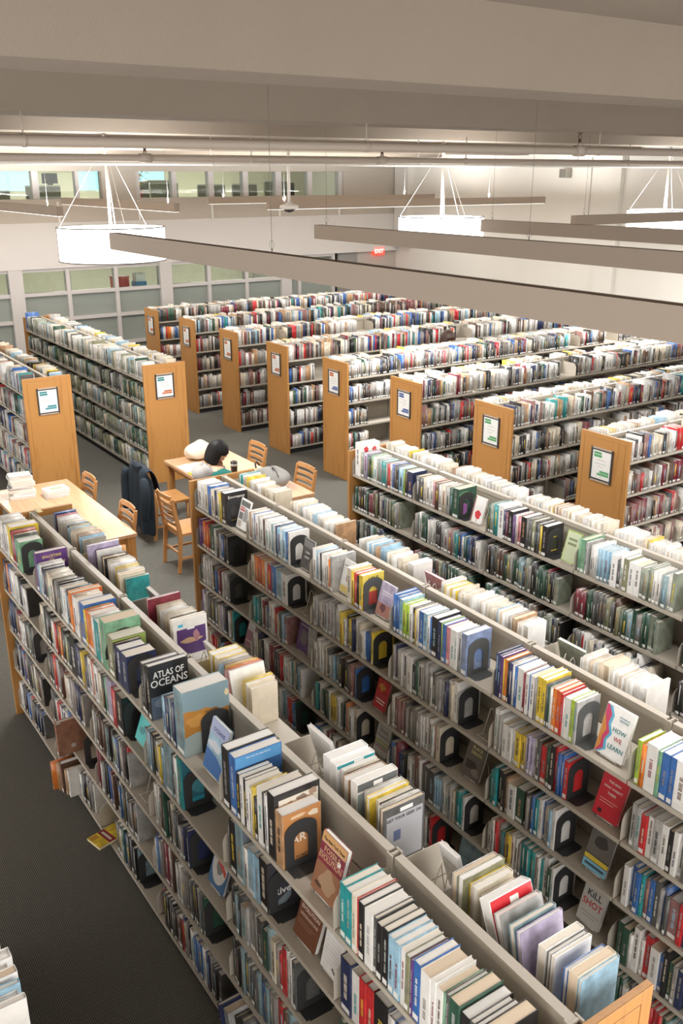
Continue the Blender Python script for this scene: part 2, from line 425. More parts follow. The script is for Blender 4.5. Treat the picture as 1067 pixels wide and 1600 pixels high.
# ---- second bookcase, near side, top shelf
seq('S2', 0, 0, '@.05 g14.225 w46.24 w40.24 c30.24 b40.25 c40.235 n28.24 c24.24 y22.245 k46.26.2*emergency >.565 BE')
face('S2', 0, 0, .665, .16, .235, .012, 'W', 'report')
seq('S2', 0, 0, '@.945 w14.235 T18.23 w34.235 b14.235 w40.235 s20.24 w30.24 B20.235 w40.24 w36.235 q20.235 w26.24 n12.24 l44.235 w14.235 l40.24 b16.24 w20.245 >1.55 BE')
face('S2', 0, 0, 1.63, .14, .215, .014, 'g', 'greycover', tilt=12)
seq('S2', 0, 0, '@1.86 w44.24 l24.24 w20.235 k14.235 w30.235 w20.23 w30.245 o18.225 s26.255.19*greypage >2.11')
face('S2', 0, 0, 2.125, .13, .225, .012, 'W', 'portrait', tilt=14)
seq('S2', 0, 0, '@2.275 c34.245 y26.235 r26.235 k12.23 y30.24.17*help >2.45 BEg')
face('S2', 0, 0, 2.535, .14, .215, .02, 'v', 'lavender')
seq('S2', 0, 0, '@2.775 b26.25 b26.245 l34.24 L30.225 L30.225 w24.23 k18.23 y10.225 c22.235 b40.235 l36.24 w20.235 b12.235 k46.25.18*infarct n30.24 L8.24 b26.24 i30.235 w38.235 w24.24 s30.235 V44.255.18*bluecover >3.45 BEg')
seq('S2', 0, 0, '@3.675 n22.255 n24.25 p24.25 y10.24 o32.245 k14.24 n30.24 w20.24 b24.235 w62.24*applcu m14.23 w34.235 b10.24 w40.24 x20.235 y40.255 y40.255 g14.24 E20.23 w20.23 o34.24 R38.24 r20.235 w10.22 w52.23 L32.235 s26.235 >4.245 BEg')
face('S2', 0, 0, 4.335, .165, .25, .02, 'W', 'learn')
seq('S2', 0, 0, '@4.60 L16.23 o16.22 w38.245 e12.235 b26.24 b20.24 W44.245 v20.24 W36.24 p12.23 t40.24 w26.23 b30.24 w28.25 m20.23 l26.235 w30.235 y18.23 w30.24 k20.235 >5.42')
# far side of the second bookcase: tops only
face('S2', 0, 1, 2.53, .19, .2, .02, 'i', None)
face('S2', 0, 1, 3.70, .2, .22, .02, 'G', None)
for bay in range(6):
    x0 = bay*U+.03; x1 = (bay+1)*U-rnd.choice((.06, .12, .2))
    if bay == 0: x0 = .19; seq('S2', 0, 1, '@.10 w20.24 t30.245.18 W22.24')
    fill('S2', bay, 0, 1, 'pages', x0, x1, .232, .012, runs=1.0)
# ---- third bookcase, near side top
seq('S3', 0, 0, '@.04 W60.31.22*flower c10.22 G30.23 v40.245 E26.23 k14.23 e24.245 W40.24 G26.235 q30.235 t40.235 x20.23 r24.23 w20.24 b26.24 B20.235 k20.235 l50.235 L14.23 k24.235 n50.235 >.895')
seq('S3', 0, 0, '@.945 g30.225 g30.225 c20.235 w30.235 w24.23 i14.23 B26.235 w22.23 c30.235 s26.24 E20.235 E44.25.19*peri >1.50 BE')
face('S3', 0, 0, 1.60, .13, .21, .014, 'W', 'redtree')
seq('S3', 0, 0, '@1.85 E14.24 G34.24 t36.25 W50.255.19 n20.235 m20.225 k40.245 p24.225 w20.235 i26.23 k44.24.18*crowned g22.24 g20.245 O30.24 k14.24 g26.235 y12.225 k40.235.17*yellowk >2.47 BE')
face('S3', 0, 0, 2.58, .13, .225, .014, 'L', 'greencover')
seq('S3', 0, 0, '@2.77 e16.245 e40.25.19*felon s20.24')
# generic bays -------------------------------------------------------------
def bay_fill(case, bay, lev, side, pal, lo=.6, hi=.9, bend=.6, eas=.35, hl=.228, x0=None, gapx=.03, art=True):
    xs = bay*U+.03 if x0 is None else x0
    xe = bay*U+U*rnd.uniform(lo, hi)
    x = fill(case, bay, lev, side, pal, xs, min(xe, (bay+1)*U-.03), hl)
    if x < (bay+1)*U-.17:
        if rnd.random() < bend: BEND.append((case, lev, side, x+.001, 'k')); x += .012
        if rnd.random() < eas and x < (bay+1)*U-.40 and art:
            face(case, lev, side, (bay+1)*U-.26+rnd.uniform(-.02, .04), rnd.uniform(.13, .16), rnd.uniform(.2, .235), .02,
                 rnd.choice('kmgWlpnBsr'), rnd.choice(('plain1', 'plain2', 'plain3')))
for bay in range(3, 6): fill('S3', bay, 0, 0, 'topgreen' if bay < 4 else 'mixw', 2.87 if bay == 3 else bay*U+.03, (bay+1)*U-.07)
for lev in (1, 2, 3, 4):
    for bay in range(6):
        bay_fill('S3', bay, lev, 0, 'dark' if rnd.random() < .8 else 'mixm', .78, .97, .6, .3, art=lev < 3)
for bay in range(6): fill('S3', bay, 0, 1, 'pages', bay*U+.03, (bay+1)*U-rnd.choice((.05, .05, .3)), .228, .012, runs=1)
# lower shelves of the nearest bookcase, special pieces first
face('S1', 1, 0, 2.50, .15, .22, .012, 't', 'tealleaflet', tilt=20)
face('S1', 1, 0, 4.20, .165, .25, .024, 'B', 'evolution', tilt=18)
face('S1', 1, 0, 4.41, .13, .19, .004, 'W', 'notice', tilt=12)
face('S1', 2, 0, 3.37, .16, .235, .018, 'b', 'badge', tilt=18)
TAKEN.append((('S1', 3, 0), 1.37, 1.60)); add_book('S1', 1, 3, 0, 1.385, .034, .255, .23, 'C', -.105, 0, 'bronze')
TAKEN.append((('S1', 4, 0), 1.24, 1.44)); TAKEN.append((('S1', 4, 0), 3.68, 3.93)); TAKEN.append((('S1', 2, 0), 2.46, 2.70))
EASEL.append(('S1', 2, 0, 2.52, 0.0))
for q in ((1.262, .014, .225, .15, 'o', -.13), (1.285, .016, .215, .15, 'T', -.10), (1.31, .044, .235, .17, 'B', -.085), (1.362, .022, .20, .14, 'T', -.07), (1.39, .03, .21, .15, 'w', -.06)):
    add_book('S1', 1, 4, 0, q[0], q[1], q[2], q[3], q[4], q[5])
for q in ((3.745, .024, .27, .19, 'n', -.095), (3.775, .05, .26, .18, 's', -.08), (3.832, .018, .245, .17, 'k', -.05), (3.855, .03, .24, .165, 'g', -.03)):
    add_book('S1', 4, 4, 0, q[0], q[1], q[2], q[3], q[4], q[5], 9)
TAKEN.append((('S1', 4, 0), 1.80, 2.10))
seq('S1', 1, 0, '@.05 n24.25 k16.25 o24.24 b24.245 w60.235 w30.25 r10.24 w34.245 k18.25 k20.24 b14.2 w60.21 k14.22 >.64')
seq('S1', 1, 0, '@.95 c26.24 s14.24 k40.25 k16.24 w24.22 r14.22 B24.23 o20.24 k24.24 G20.22 k16.22 k44.27.19*darkart n40.25 y12.24 n20.24 w26.26 R14.26 w30.26 c24.24 k14.25 e14.25 v34.27.2 r24.24 k40.24.17 >2.40 BE')
seq('S1', 1, 0, '@2.77 q20.24 l16.235 k24.24 k20.235 w14.23 y16.22 E12.22 l20.24 q50.30.22*qcover k20.26 W20.27 t30.29.22*tealcover >3.22 BE')
seq('S1', 1, 0, '@3.70 g12.24 k36.28.19*thecover q40.31.235*couc w24.22 l34.24.18 l26.24.19 k44.26.2*river >4.06 BE')
seq('S1', 1, 0, '@4.61 n32.25 w24.24 r20.25 r20.25 k40.25.18*origins w20.23 b24.24 E26.24 k30.235 w20.23 s24.24 m20.24 k30.24 c18.24 n30.24 >5.42')
for bay in range(6): bay_fill('S1', bay, 2, 0, 'mixd', .55 if bay == 3 else .68, .56 if bay == 3 else .92, .8, .0 if bay == 3 else .25, .236)
for bay in range(6): bay_fill('S1', bay, 3, 0, 'mixd', .5 if bay == 1 else .68, .52 if bay == 1 else .93, .8, .2 if bay != 1 else 0, .236, art=bay != 1)
for bay in range(6): bay_fill('S1', bay, 4, 0, 'mixd', .6, .9, .8, 0)
# lower shelves of the second bookcase
face('S2', 1, 0, 4.36, .155, .235, .02, 'r', 'redman', tilt=18)
face('S2', 2, 0, 3.40, .15, .225, .02, 'g', 'blackdeath', tilt=18)
face('S2', 2, 0, 4.33, .15, .225, .018, 'g', 'citynight', tilt=18)
face('S2', 3, 0, 4.33, .145, .22, .02, 's', 'killshot', tilt=16)
face('S2', 3, 0, 2.53, .145, .215, .012, 's', 'gluten', tilt=14)
face('S2', 2, 0, 2.52, .13, .2, .012, 'r', 'redbook', tilt=16)
face('S2', 4, 0, 3.40, .17, .22, .02, 'q', None, tilt=12)
face('S2', 2, 0, 1.55, .16, .24, .02, 'p', 'plain1', tilt=12)
face('S2', 2, 0, 1.71, .1, .23, .012, 's', None, tilt=4)
face('S2', 3, 0, .72, .13, .22, .03, 'm', 'plain2', tilt=16)
seq('S2', 1, 0, '@.05 p30.24 p16.23 o26.24 r12.24 R30.23 m20.24 E50.25.17*biology w20.24 g24.23 s30.225 b26.22 k30.24 k24.24 >.58 BE')
EASEL.append(('S2', 1, 0, 1.63, 0.0))
seq('S2', 1, 0, '@.97 c24.23 o26.24 R30.24 o24.245 w20.24 r30.235 b30.245 l44.24 w40.24.17 >1.50 BE')
EASEL.append(('S2', 1, 0, 3.52, 0.0))
def until(bay, lim, lev, pal='mixm'):
    x = fill('S2', bay, lev, 0, pal, bay*U+.03, lim, .228); BEND.append(('S2', lev, 0, x+.001, 'k'))
until(2, 2.58, 1, 'mixw'); until(3, 3.40, 1, 'mixw'); until(4, 4.22, 1, 'mixw')
x = fill('S2', 5, 1, 0, 'mixw', 4.61, 5.4)
x = fill('S2', 0, 2, 0, 'mixm', .04, .60); BEND.append(('S2', 2, 0, x+.001, 'k'))
x = fill('S2', 1, 2, 0, 'mixm', .97, 1.50, .225)
until(2, 2.40, 2); until(3, 3.28, 2); until(4, 4.18, 2); fill('S2', 5, 2, 0, 'mixm', 4.61, 5.42)
x = fill('S2', 0, 3, 0, 'mixw', .04, .62); BEND.append(('S2', 3, 0, x+.001, 'k'))
x = fill('S2', 1, 3, 0, 'mixm', .95, 1.70)
until(2, 2.42, 3, 'mixw'); until(3, 3.50, 3, 'mixm'); until(4, 4.22, 3, 'mixw'); fill('S2', 5, 3, 0, 'mixm', 4.61, 5.42)
for bay in range(6):
    if bay != 3: bay_fill('S2', bay, 4, 0, 'mixm', .6, .85, .8, .0)
x = fill('S2', 3, 4, 0, 'mixm', 2.78, 3.25); BEND.append(('S2', 4, 0, x+.001, 'k'))
# bottom left bookcase
for bay in range(3): fill('S0', bay, 0, 1, 'pages', bay*U+.03, min((bay+1)*U-.04, 2.10), .235, .01)
for bay in range(3): fill('S0', bay, 0, 0, 'mixw', bay*U+.03, min((bay+1)*U-.04, 2.10), .235, .01)
# the two left bookcases
for key, pal, tp in (('L1', 'mixm', 'mixw'), ('L2', 'green', 'topgreen')):
    for bay in range(6):
        for lev in range(5):
            if key == 'L2' and bay == 0 and lev == 0: add_book('L2', 0, 0, 0, .034, .05, .31, .23, 'b'); TAKEN.append((('L2', 0, 0), 0, .09))
            x1 = (bay+1)*U-rnd.choice((.03, .05, .14))
            x = fill(key, bay, lev, 0, tp if lev == 0 else pal, bay*U+.03, x1, .232, .018, runs=1.0)
            if lev == 4 and bay == 5: pass
        fill(key, bay, 0, 1, 'pages', bay*U+.03, (bay+1)*U-rnd.choice((.05, .15)), .226, .014, runs=1)
# the long ranges
RP = ['warm', 'red', 'red', 'fic', 'fic', 'fic', 'fic', 'red']
for i in range(8):
    key = 'R%d' % i
    for bay in range(7):
        for lev in range(5):
            full = rnd.random()
            hi = (bay+1)*U-.03
            if full < .25 and not (i < 2): hi = bay*U+U*rnd.uniform(.5, .85)
            if lev >= 2 and bay == 0 and i in (4,): hi = bay*U+U*.42
            fill(key, bay, lev, 0, RP[i] if lev > 0 else rnd.choice((RP[i], 'fic', 'mixm')), bay*U+.03, hi, .222, .017, runs=.5)
        fill(key, bay, 0, 1, 'pages', bay*U+.03, (bay+1)*U-rnd.choice((.03, .05, .25)), .222, .012, runs=1.0)

# ---- vectorised geometry of a book: 3 boards, page block, label, title bar
def book_boxes(b, simple=False):
    t, h, d = b['t'], b['h'], b['d']; bt = min(.0028, t*.14)
    col = PAL[b['c']][0]; pg = PAGEC[b['pc']][0]
    bx = [((0, 0, 0), (bt, d, h), col), ((t-bt, 0, 0), (t, d, h), col), ((bt, 0, 0), (t-bt, bt, h), col),
          ((bt, bt, .003), (t-bt, d-.004, h-.003), pg)]
    if not simple:
        if b['lab']: bx.append(((t*.1, -.0004, .006), (t*.9, .0002, .03), (.8, .8, .77)))
        if t > .016:
            z0 = h*b['bo']; bx.append(((t*.38, -.0004, z0), (t*.62, .0002, min(h*.95, z0+h*b['bl'])), PAL[b['bar']][0]))
    return bx
def book_matrix(b):
    c = CASES[b['case']]
    if b['side'] == 0: M = T(b['x'], b['y'], b['z'])
    else: M = T(b['x']+b['t'], DP-b['y'], b['z']) @ Matrix.Rotation(math.pi, 4, 'Z')
    if b['lean']:                       # leans back towards -x, resting on its lower left edge
        a = R(b['lean']); px = 0 if b['side'] == 0 else b['t']
        M = M @ T(px, 0, 0) @ Matrix.Rotation(-a if b['side'] == 0 else a, 4, 'Y') @ T(-px, 0, 0)
    return c['M'] @ M
for b in BOOKS: b['M'] = book_matrix(b)

# ---- which books show largest from where the photograph was taken
def visible_counts():
    f, rt, up, fwd, C = CAM
    vs = []; ps = []; own = []
    F = [(0, 3, 2, 1), (4, 5, 6, 7), (0, 1, 5, 4), (1, 2, 6, 5), (2, 3, 7, 6), (3, 0, 4, 7)]
    def addbox(M, lo, hi, who):
        k = len(vs)
        for p in ((lo[0], lo[1], lo[2]), (hi[0], lo[1], lo[2]), (hi[0], hi[1], lo[2]), (lo[0], hi[1], lo[2]),
                  (lo[0], lo[1], hi[2]), (hi[0], lo[1], hi[2]), (hi[0], hi[1], hi[2]), (lo[0], hi[1], hi[2])):
            vs.append(M @ Vector(p))
        for q in F: ps.append(tuple(k+i for i in q)); own.append(who)
    for b in BOOKS: addbox(b['M'], (0, 0, 0), (b['t'], b['d'], b['h']), b['idx'])
    for c in CASES.values():
        for z in LEV: addbox(c['M'], (0, 0, z-.024), (c['L'], DP, z-.001), -1)
        addbox(c['M'], (-.03, -.03, 0), (0, DP+.03, CH), -1)
        addbox(c['M'], (0, DP/2-.01, 0), (c['L'], DP/2+.01, CH), -1)
    bv = BVHTree.FromPolygons(vs, ps)
    cnt = {}
    st = 3
    for py in range(400, 1600, st):
        for px in range(0, 1067, st):
            d = (fwd+rt*((px-533.5)/f)+up*((800-py)/f)).normalized()
            h = bv.ray_cast(C, d)
            if h[2] is not None:
                w = own[h[2]]
                if w >= 0: cnt[w] = cnt.get(w, 0)+1
    return cnt
VIS = visible_counts()
N_IND = 300-len(FACE)-12
forced = [b['idx'] for b in BOOKS if b['art']]
rest_ = sorted((b['idx'] for b in BOOKS if not b['art']), key=lambda i: -VIS.get(i, 0))
IND = set(forced) | set(rest_[:max(0, N_IND-len(forced))])

def numword(n):
    a = ['zeroth', 'first', 'second', 'third', 'fourth', 'fifth', 'sixth', 'seventh', 'eighth', 'ninth', 'tenth', 'eleventh', 'twelfth', 'thirteenth', 'fourteenth', 'fifteenth', 'sixteenth', 'seventeenth', 'eighteenth', 'nineteenth']
    if n < 20: return a[n]
    tens = {2: 'twent', 3: 'thirt', 4: 'fort', 5: 'fift'}[n//10]
    return tens+'ieth' if n % 10 == 0 else tens+'y-'+a[n % 10]
SHELF = ['top', 'second', 'third', 'fourth', 'bottom']
def mottle(nt, b, src, scale, amp):
    """printed jackets are never one flat ink: slow blotches lighter and darker"""
    tc = nt.nodes.new('ShaderNodeTexCoord'); n = nt.nodes.new('ShaderNodeTexNoise'); n.inputs['Scale'].default_value = scale; n.inputs['Detail'].default_value = 5
    nt.links.new(tc.outputs['Object'], n.inputs['Vector'])
    r = nt.nodes.new('ShaderNodeMapRange'); r.inputs[1].default_value = .32; r.inputs[2].default_value = .68
    r.inputs[3].default_value = 1-amp; r.inputs[4].default_value = 1+amp*.45
    nt.links.new(n.outputs['Fac'], r.inputs[0])
    mx = nt.nodes.new('ShaderNodeMix'); mx.data_type = 'RGBA'; mx.blend_type = 'MULTIPLY'; mx.inputs[0].default_value = 1
    if isinstance(src, tuple): mx.inputs[6].default_value = (*src, 1)
    else: nt.links.new(src, mx.inputs[6])
    nt.links.new(r.outputs[0], mx.inputs[7]); nt.links.new(mx.outputs[2], b.inputs['Base Color'])
def cov(c):
    nm = 'cover_'+c
    if nm not in MATS:
        m, nt, b = new_mat(nm); b.inputs['Roughness'].default_value = .36
        b.inputs['Coat Weight'].default_value = .45; b.inputs['Coat Roughness'].default_value = .14
        mottle(nt, b, PAL[c][0], 17, .10 if c in 'wWc' else .38); MATS[nm] = m
    return MATS[nm]
def pagem(i): return mat('pages_%d' % i, PAGEC[i][0], .8, bump=.15, bscale=300)
LABELM = mat('call_label', (.80, .80, .77), .5)
# ------------------------------------------------------------------ cover art
# placed on the board that faces +x: u runs along +y, v up; elements are thin raised prints
def put_on(parent, elems, M, name_pic='cover_picture'):
    """elems: ('r',u0,v0,u1,v1,col) ('e',u,v,ru,rv,col) ('t',u,v,size,text,col[,align,width]) in metres"""
    groups = {}; z = .0
    for e in elems:
        if e[0] == 't':
            al = e[6] if len(e) > 6 else 'LEFT'; w = e[7] if len(e) > 7 else None
            me = text_mesh(e[4], e[3], mat('print_'+'_'.join('%d' % int(c*99) for c in e[5]), e[5], .4), al, .012, w)
            o = link('title_lettering', me, parent); o.matrix_local = M @ T(e[1], e[2], .0011)
        else:
            z += .00002
            mb = MB()
            if e[0] == 'r': mb.box(e[1], e[2], 0, e[3], e[4], .0003+z)
            elif e[0] == 'e':
                mb.prism([(e[1]+e[3]*math.cos(2*math.pi*k/28), e[2]+e[4]*math.sin(2*math.pi*k/28)) for k in range(28)], .0003+z)
            elif e[0] == 'p': mb.prism(e[1], .0003+z)
            c = e[-1]
            o = mb.build(name_pic, mat('print_'+'_'.join('%d' % int(q*99) for q in c), c, .35, coat=.2), parent)
            o.matrix_local = M
def blob(u, v, ru, rv, seed, n=36, j=.18):
    r = random.Random(seed); ph = [r.uniform(0, 6.28) for _ in range(4)]; am = [r.uniform(.3, 1)*j for _ in range(4)]
    out = []
    for k in range(n):
        a = 2*math.pi*k/n; m = 1+sum(am[q]*math.sin((q+2)*a+ph[q]) for q in range(4))*.6
        out.append((u+ru*m*math.cos(a), v+rv*m*math.sin(a)))
    return out
Wc = (.85, .84, .8); Kc = (.02, .02, .022); Yc = (.80, .62, .08); Gd = (.78, .62, .20)
def art(key, w, h):
    A = {
    'yellow': [('r', .02, .10, w-.02, h-.05, (.03, .025, .02)), ('r', .01, h-.045, .05, h-.02, (.75, .2, .05)), ('r', .02, .10, .06, .15, (.75, .25, .05))],
    'space': [('p', blob(w*.5, h*.32, w*.36, h*.11, 3), (.20, .13, .34)), ('p', blob(w*.52, h*.33, w*.22, h*.05, 5), (.55, .5, .68)), ('t', w/2, h-.045, .026, 'SPACETIME', Gd, 'CENTER', w*.9), ('t', w/2, h-.066, .016, 'AND', Gd, 'CENTER'), ('t', w/2, h-.094, .026, 'GRAVITATION', Gd, 'CENTER', w*.9)],
    'redtop': [('r', .0, h-.02, w-.01, h-.006, (.7, .05, .05))],
    'orangetop': [('r', .0, h-.035, w-.004, h-.004, (.78, .16, .04)), ('r', .01, .02, w-.01, h-.04, (.7, .2, .05))],
    'barrons': [('r', .006, .02, w-.004, h-.006, (.02, .30, .20)), ('t', w/2, h-.05, .034, "BARRON'S", Wc, 'CENTER', w*.86)],
    'alchemy': [('r', .0, .0, w-.004, .075, (.52, .22, .2)), ('p', [(w*.5+w*.56*math.cos(a), .078+(h*.56)*abs(math.sin(a))**.8) for a in [math.pi*k/24 for k in range(25)]], Kc),
                ('t', w/2, h*.70, .024, 'From Alchemy to', Wc, 'CENTER', w*.8), ('t', w/2, h*.60, .026, 'Chemistry', Wc, 'CENTER', w*.8), ('t', w/2, h*.51, .018, 'in', Wc, 'CENTER'), ('t', w/2, h*.42, .024, 'Picture', Wc, 'CENTER'), ('t', w/2, h*.33, .018, 'and', Wc, 'CENTER')],
    'olive': [('r', .0, h-.08, w-.004, h-.003, (.30, .40, .10)), ('p', blob(w*.5, h*.45, w*.4, h*.2, 8), (.40, .42, .14)), ('t', w/2, h-.05, .02, 'ESSENTIALS', (.6, .66, .4), 'CENTER', w*.8)],
    'navy': [('p', blob(w*.55, h*.45, w*.3, h*.25, 11), (.045, .06, .13))],
    'atlas': [('r', .004, .0, w-.004, h*.42, (.10, .14, .20)), ('p', blob(w*.5, h*.3, w*.4, h*.12, 2), (.2, .25, .32)), ('t', w*.5, h-.075, .052, 'ATLAS OF', Wc, 'CENTER', w*.78), ('t', w*.5, h-.125, .058, 'OCEANS', Wc, 'CENTER', w*.94)],
    'bison': [('r', .004, h*.62, w-.004, h-.003, (.20, .29, .33)), ('r', .004, .003, w-.004, h*.40, (.33, .40, .40)), ('p', [(.004, h*.30), (w*.25, h*.34), (w*.5, h*.33), (w*.7, h*.42), (w-.004, h*.44), (w-.004, h*.60), (w*.75, h*.60), (w*.5, h*.68), (w*.3, h*.67), (w*.12, h*.70), (.004, h*.70)], (.44, .20, .04)), ('p', blob(w*.3, h*.52, w*.22, h*.09, 4), (.55, .28, .07)), ('p', blob(w*.62, h*.61, w*.16, h*.03, 6), (.20, .10, .035)), ('p', blob(w*.95, h*.82, w*.05, h*.05, 9), (.62, .52, .3))],
    'marble': [('r', .004, .003, w-.004, h-.003, (.05, .045, .04))]+[('p', blob(w*(.06+.08*(k % 12)), h*(.78+.05*(k//12)), .006, .006, k, 10, .4), (.45, .42, .36) if k % 3 else (.28, .25, .2)) for k in range(48)],
    'aegean': [('r', .004, .003, w-.004, h*.5, (.03, .028, .03)), ('p', [(.004, h*.42), (w*.12, h*.66), (w*.35, h*.80), (w*.8, h*.84), (w-.004, h*.80), (w-.004, h*.42)], (.035, .10, .26)), ('r', .004, h*.80, w-.004, h-.003, (.10, .32, .62)), ('t', w*.2, h*.56, .07, 'AE', Yc), ('t', w*.2, h*.30, .07, 'G', Gd), ('t', w*.5, h*.93, .011, 'Dive into the deep history', (.7, .8, .9), 'CENTER', w*.7)],
    'forest': [('r', .022, .02, w-.008, h-.03, (.66, .61, .52)), ('p', blob(w*.3, h*.78, w*.13, h*.06, 1), (.30, .17, .10)), ('p', blob(w*.6, h*.83, w*.12, h*.05, 12), (.22, .17, .14)), ('p', blob(w*.85, h*.87, w*.09, h*.05, 13), (.35, .25, .18)), ('p', blob(w*.28, h*.42, w*.1, h*.07, 14), (.25, .2, .16)), ('r', .022, h*.28, w-.008, h*.31, Kc), ('r', .04, .03, w*.4, h*.27, (.18, .15, .12)), ('t', .035, h*.56, .06, 'FC', (.42, .12, .06)), ('t', .035, h*.64, .022, 'THE', (.5, .42, .36))],
    'orangebook': [('r', .004, .003, w-.004, h-.003, (.48, .22, .08)), ('p', blob(w*.8, h*.86, w*.14, h*.05, 5), (.72, .62, .48)), ('p', blob(w*.4, h*.9, w*.2, h*.03, 15), (.70, .5, .32)), ('t', w*.5, h*.42, .055, 'ART', (.8, .72, .6), 'CENTER', w*.6), ('t', w*.5, h*.12, .02, 'PRIMER', (.15, .08, .04), 'CENTER')],
    'circle': [('e', w*.5, h*.5, w*.36, h*.30, (.035, .033, .034))],
    'emergency': [('r', .004, .003, w-.004, .03, Yc), ('p', blob(w*.5, h*.42, w*.3, h*.2, 7), (.06, .06, .065)), ('t', w*.5, h-.05, .034, 'Emergency', Wc, 'CENTER', w*.92), ('t', w*.42, h-.082, .036, 'Care', Wc, 'CENTER')],
    'greypage': [('r', .02, h*.8, w-.02, h*.82, (.3, .3, .3)), ('r', .02, h*.7, w*.7, h*.715, (.4, .4, .4))],
    'help': [('r', .004, h*.55, w-.004, h-.003, (.75, .6, .12)), ('r', .004, .003, w-.004, h*.5, (.5, .06, .05)), ('t', w*.5, h*.82, .034, 'HELP', Kc, 'CENTER', w*.8), ('t', w*.5, h*.66, .034, 'LA', Kc, 'CENTER')],
    'infarct': [('r', .004, h*.62, w-.004, h*.92, (.03, .20, .5)), ('p', blob(w*.5, h*.35, w*.35, h*.14, 21), (.35, .04, .3)), ('t', w*.5, h*.93, .014, 'INFARCTUS', Kc, 'CENTER', w*.7)],
    'bluecover': [('p', blob(w*.6, h*.5, w*.3, h*.26, 22), (.16, .26, .50))],
    'applcu': [('r', w*.05, .05, w*.95, .11, (.25, .3, .4))],
    'flower': [('p', blob(w*.30, h*.80, .022, .03, 4), (.70, .05, .06)), ('p', blob(w*.32, h*.66, .02, .04, 14), (.55, .05, .06)), ('p', blob(w*.72, h*.78, .024, .024, 24), (.70, .10, .10)), ('p', blob(w*.76, h*.70, .028, .02, 34), (.62, .28, .25)), ('r', w*.22, h*.36, w*.28, h*.58, (.10, .17, .05))],
    'peri': [('p', blob(w*.35, h*.3, .03, .05, 31), (.32, .12, .36)), ('p', blob(w*.7, h*.5, .03, .06, 32), (.12, .30, .24)), ('p', blob(w*.75, h*.25, .025, .04, 33), (.36, .14, .34)), ('p', blob(w*.3, h*.8, .05, .03, 35), (.10, .22, .12)), ('t', w*.45, h*.6, .03, 'PERI', (.6, .7, .75), 'CENTER')],
    'crowned': [('r', .004, h*.86, w-.004, h-.003, (.55, .05, .06)), ('t', w*.5, h*.78, .026, 'CROWNED', Wc, 'CENTER', w*.85)],
    'yellowk': [('e', w*.5, h*.45, w*.3, h*.3, (.05, .055, .04)), ('r', w*.3, h*.15, w*.7, h*.18, Yc), ('r', w*.35, h*.6, w*.65, h*.63, Yc)],
    'felon': [('t', w*.5, h*.8, .028, 'Felon', (.75, .85, .7), 'CENTER'), ('t', w*.5, h*.68, .028, 'Bennett', (.75, .85, .7), 'CENTER', w*.9)],
    'purplepic': [('r', .02, .05, w-.012, h-.06, (.10, .045, .17)), ('p', blob(w*.5, h*.5, w*.3, h*.06, 41), (.55, .36, .22)), ('p', blob(w*.66, h*.58, w*.09, h*.12, 42), (.42, .2, .25)), ('r', .03, h-.045, .06, h-.028, (.05, .45, .7)), ('r', w*.4, h-.07, w*.62, h-.058, (.8, .8, .8))],
    'tealtop': [('r', .004, h-.02, w-.004, h-.004, (.03, .30, .33)), ('r', w*.45, h-.018, w*.7, h-.006, Wc)],
    'greytop': [('r', .004, h-.04, w-.004, h-.004, (.12, .13, .13)), ('r', .004, .003, w-.004, h-.05, (.30, .36, .36)), ('r', w*.4, h-.036, w*.62, h-.014, Wc)],
    'geek': [('r', .018, .01, w-.012, h-.04, (.40, .41, .44)), ('t', w*.5, h-.065, .02, 'GET YOUR GEEK ON', (.05, .05, .06), 'CENTER', w*.82), ('r', w*.25, h*.4, w*.42, h*.58, (.10, .14, .26)), ('r', w*.4, h-.034, w*.7, h-.016, (.8, .8, .8))],
    'redcover': [('r', .004, .003, w-.004, h-.004, (.62, .02, .03)), ('r', w*.45, h-.05, w*.65, h-.02, Wc)],
    'darkart': [('p', blob(w*.5, h*.75, .03, .025, 51), (.45, .2, .14)), ('p', blob(w*.5, h*.55, .035, .03, 52), (.42, .17, .12)), ('p', blob(w*.5, h*.2, .025, .03, 53), (.2, .18, .24))],
    'qcover': [('r', .004, h*.7, w-.004, h-.003, (.42, .47, .50)), ('p', [(.004, h*.3), (w-.004, h*.3), (w-.004, h*.72), (w*.5, h*.78), (w*.2, h*.7), (.004, h*.74)], (.06, .15, .20)), ('r', .004, .003, w-.004, h*.25, (.32, .36, .42))],
    'tealcover': [('r', .004, .003, w-.004, h-.003, (.03, .15, .20)), ('p', blob(w*.5, h*.4, w*.3, h*.16, 55), (.06, .26, .32)), ('r', .004, .003, w-.004, h*.18, (.04, .30, .42))],
    'thecover': [('p', [(w*.2, h*.3), (w*.35, h*.5), (w*.45, h*.32), (w*.6, h*.55), (w*.65, h*.3), (w*.9, h*.42), (w*.6, h*.2), (w*.4, h*.12)], (.33, .31, .28)), ('p', blob(w*.7, h*.12, .03, .03, 57), (.55, .14, .05)), ('t', w*.5, h*.8, .02, 'The', Wc, 'CENTER')],
    'couc': [('r', .004, h*.55, w-.004, h-.003, (.17, .20, .24)), ('p', blob(w*.5, h*.45, w*.4, h*.09, 61), (.03, .03, .035)), ('p', blob(w*.4, h*.3, w*.3, h*.05, 62), (.42, .42, .42)), ('p', blob(w*.6, h*.2, w*.3, h*.05, 63), (.35, .36, .38)), ('t', w*.62, h*.74, .022, 'The', Wc), ('t', w*.4, h*.67, .022, 'of Con', Wc)],
    'river': [('r', .004, .003, w-.004, h-.003, (.045, .05, .06)), ('p', [(.004, .003), (w*.3, .003), (w*.7, h*.3), (w-.004, h*.36), (w-.004, h*.5), (w*.6, h*.36), (.004, h*.1)], (.20, .24, .27)), ('t', w*.14, h*.32, .05, 'River', (.75, .76, .76), 'LEFT', w*.8)],
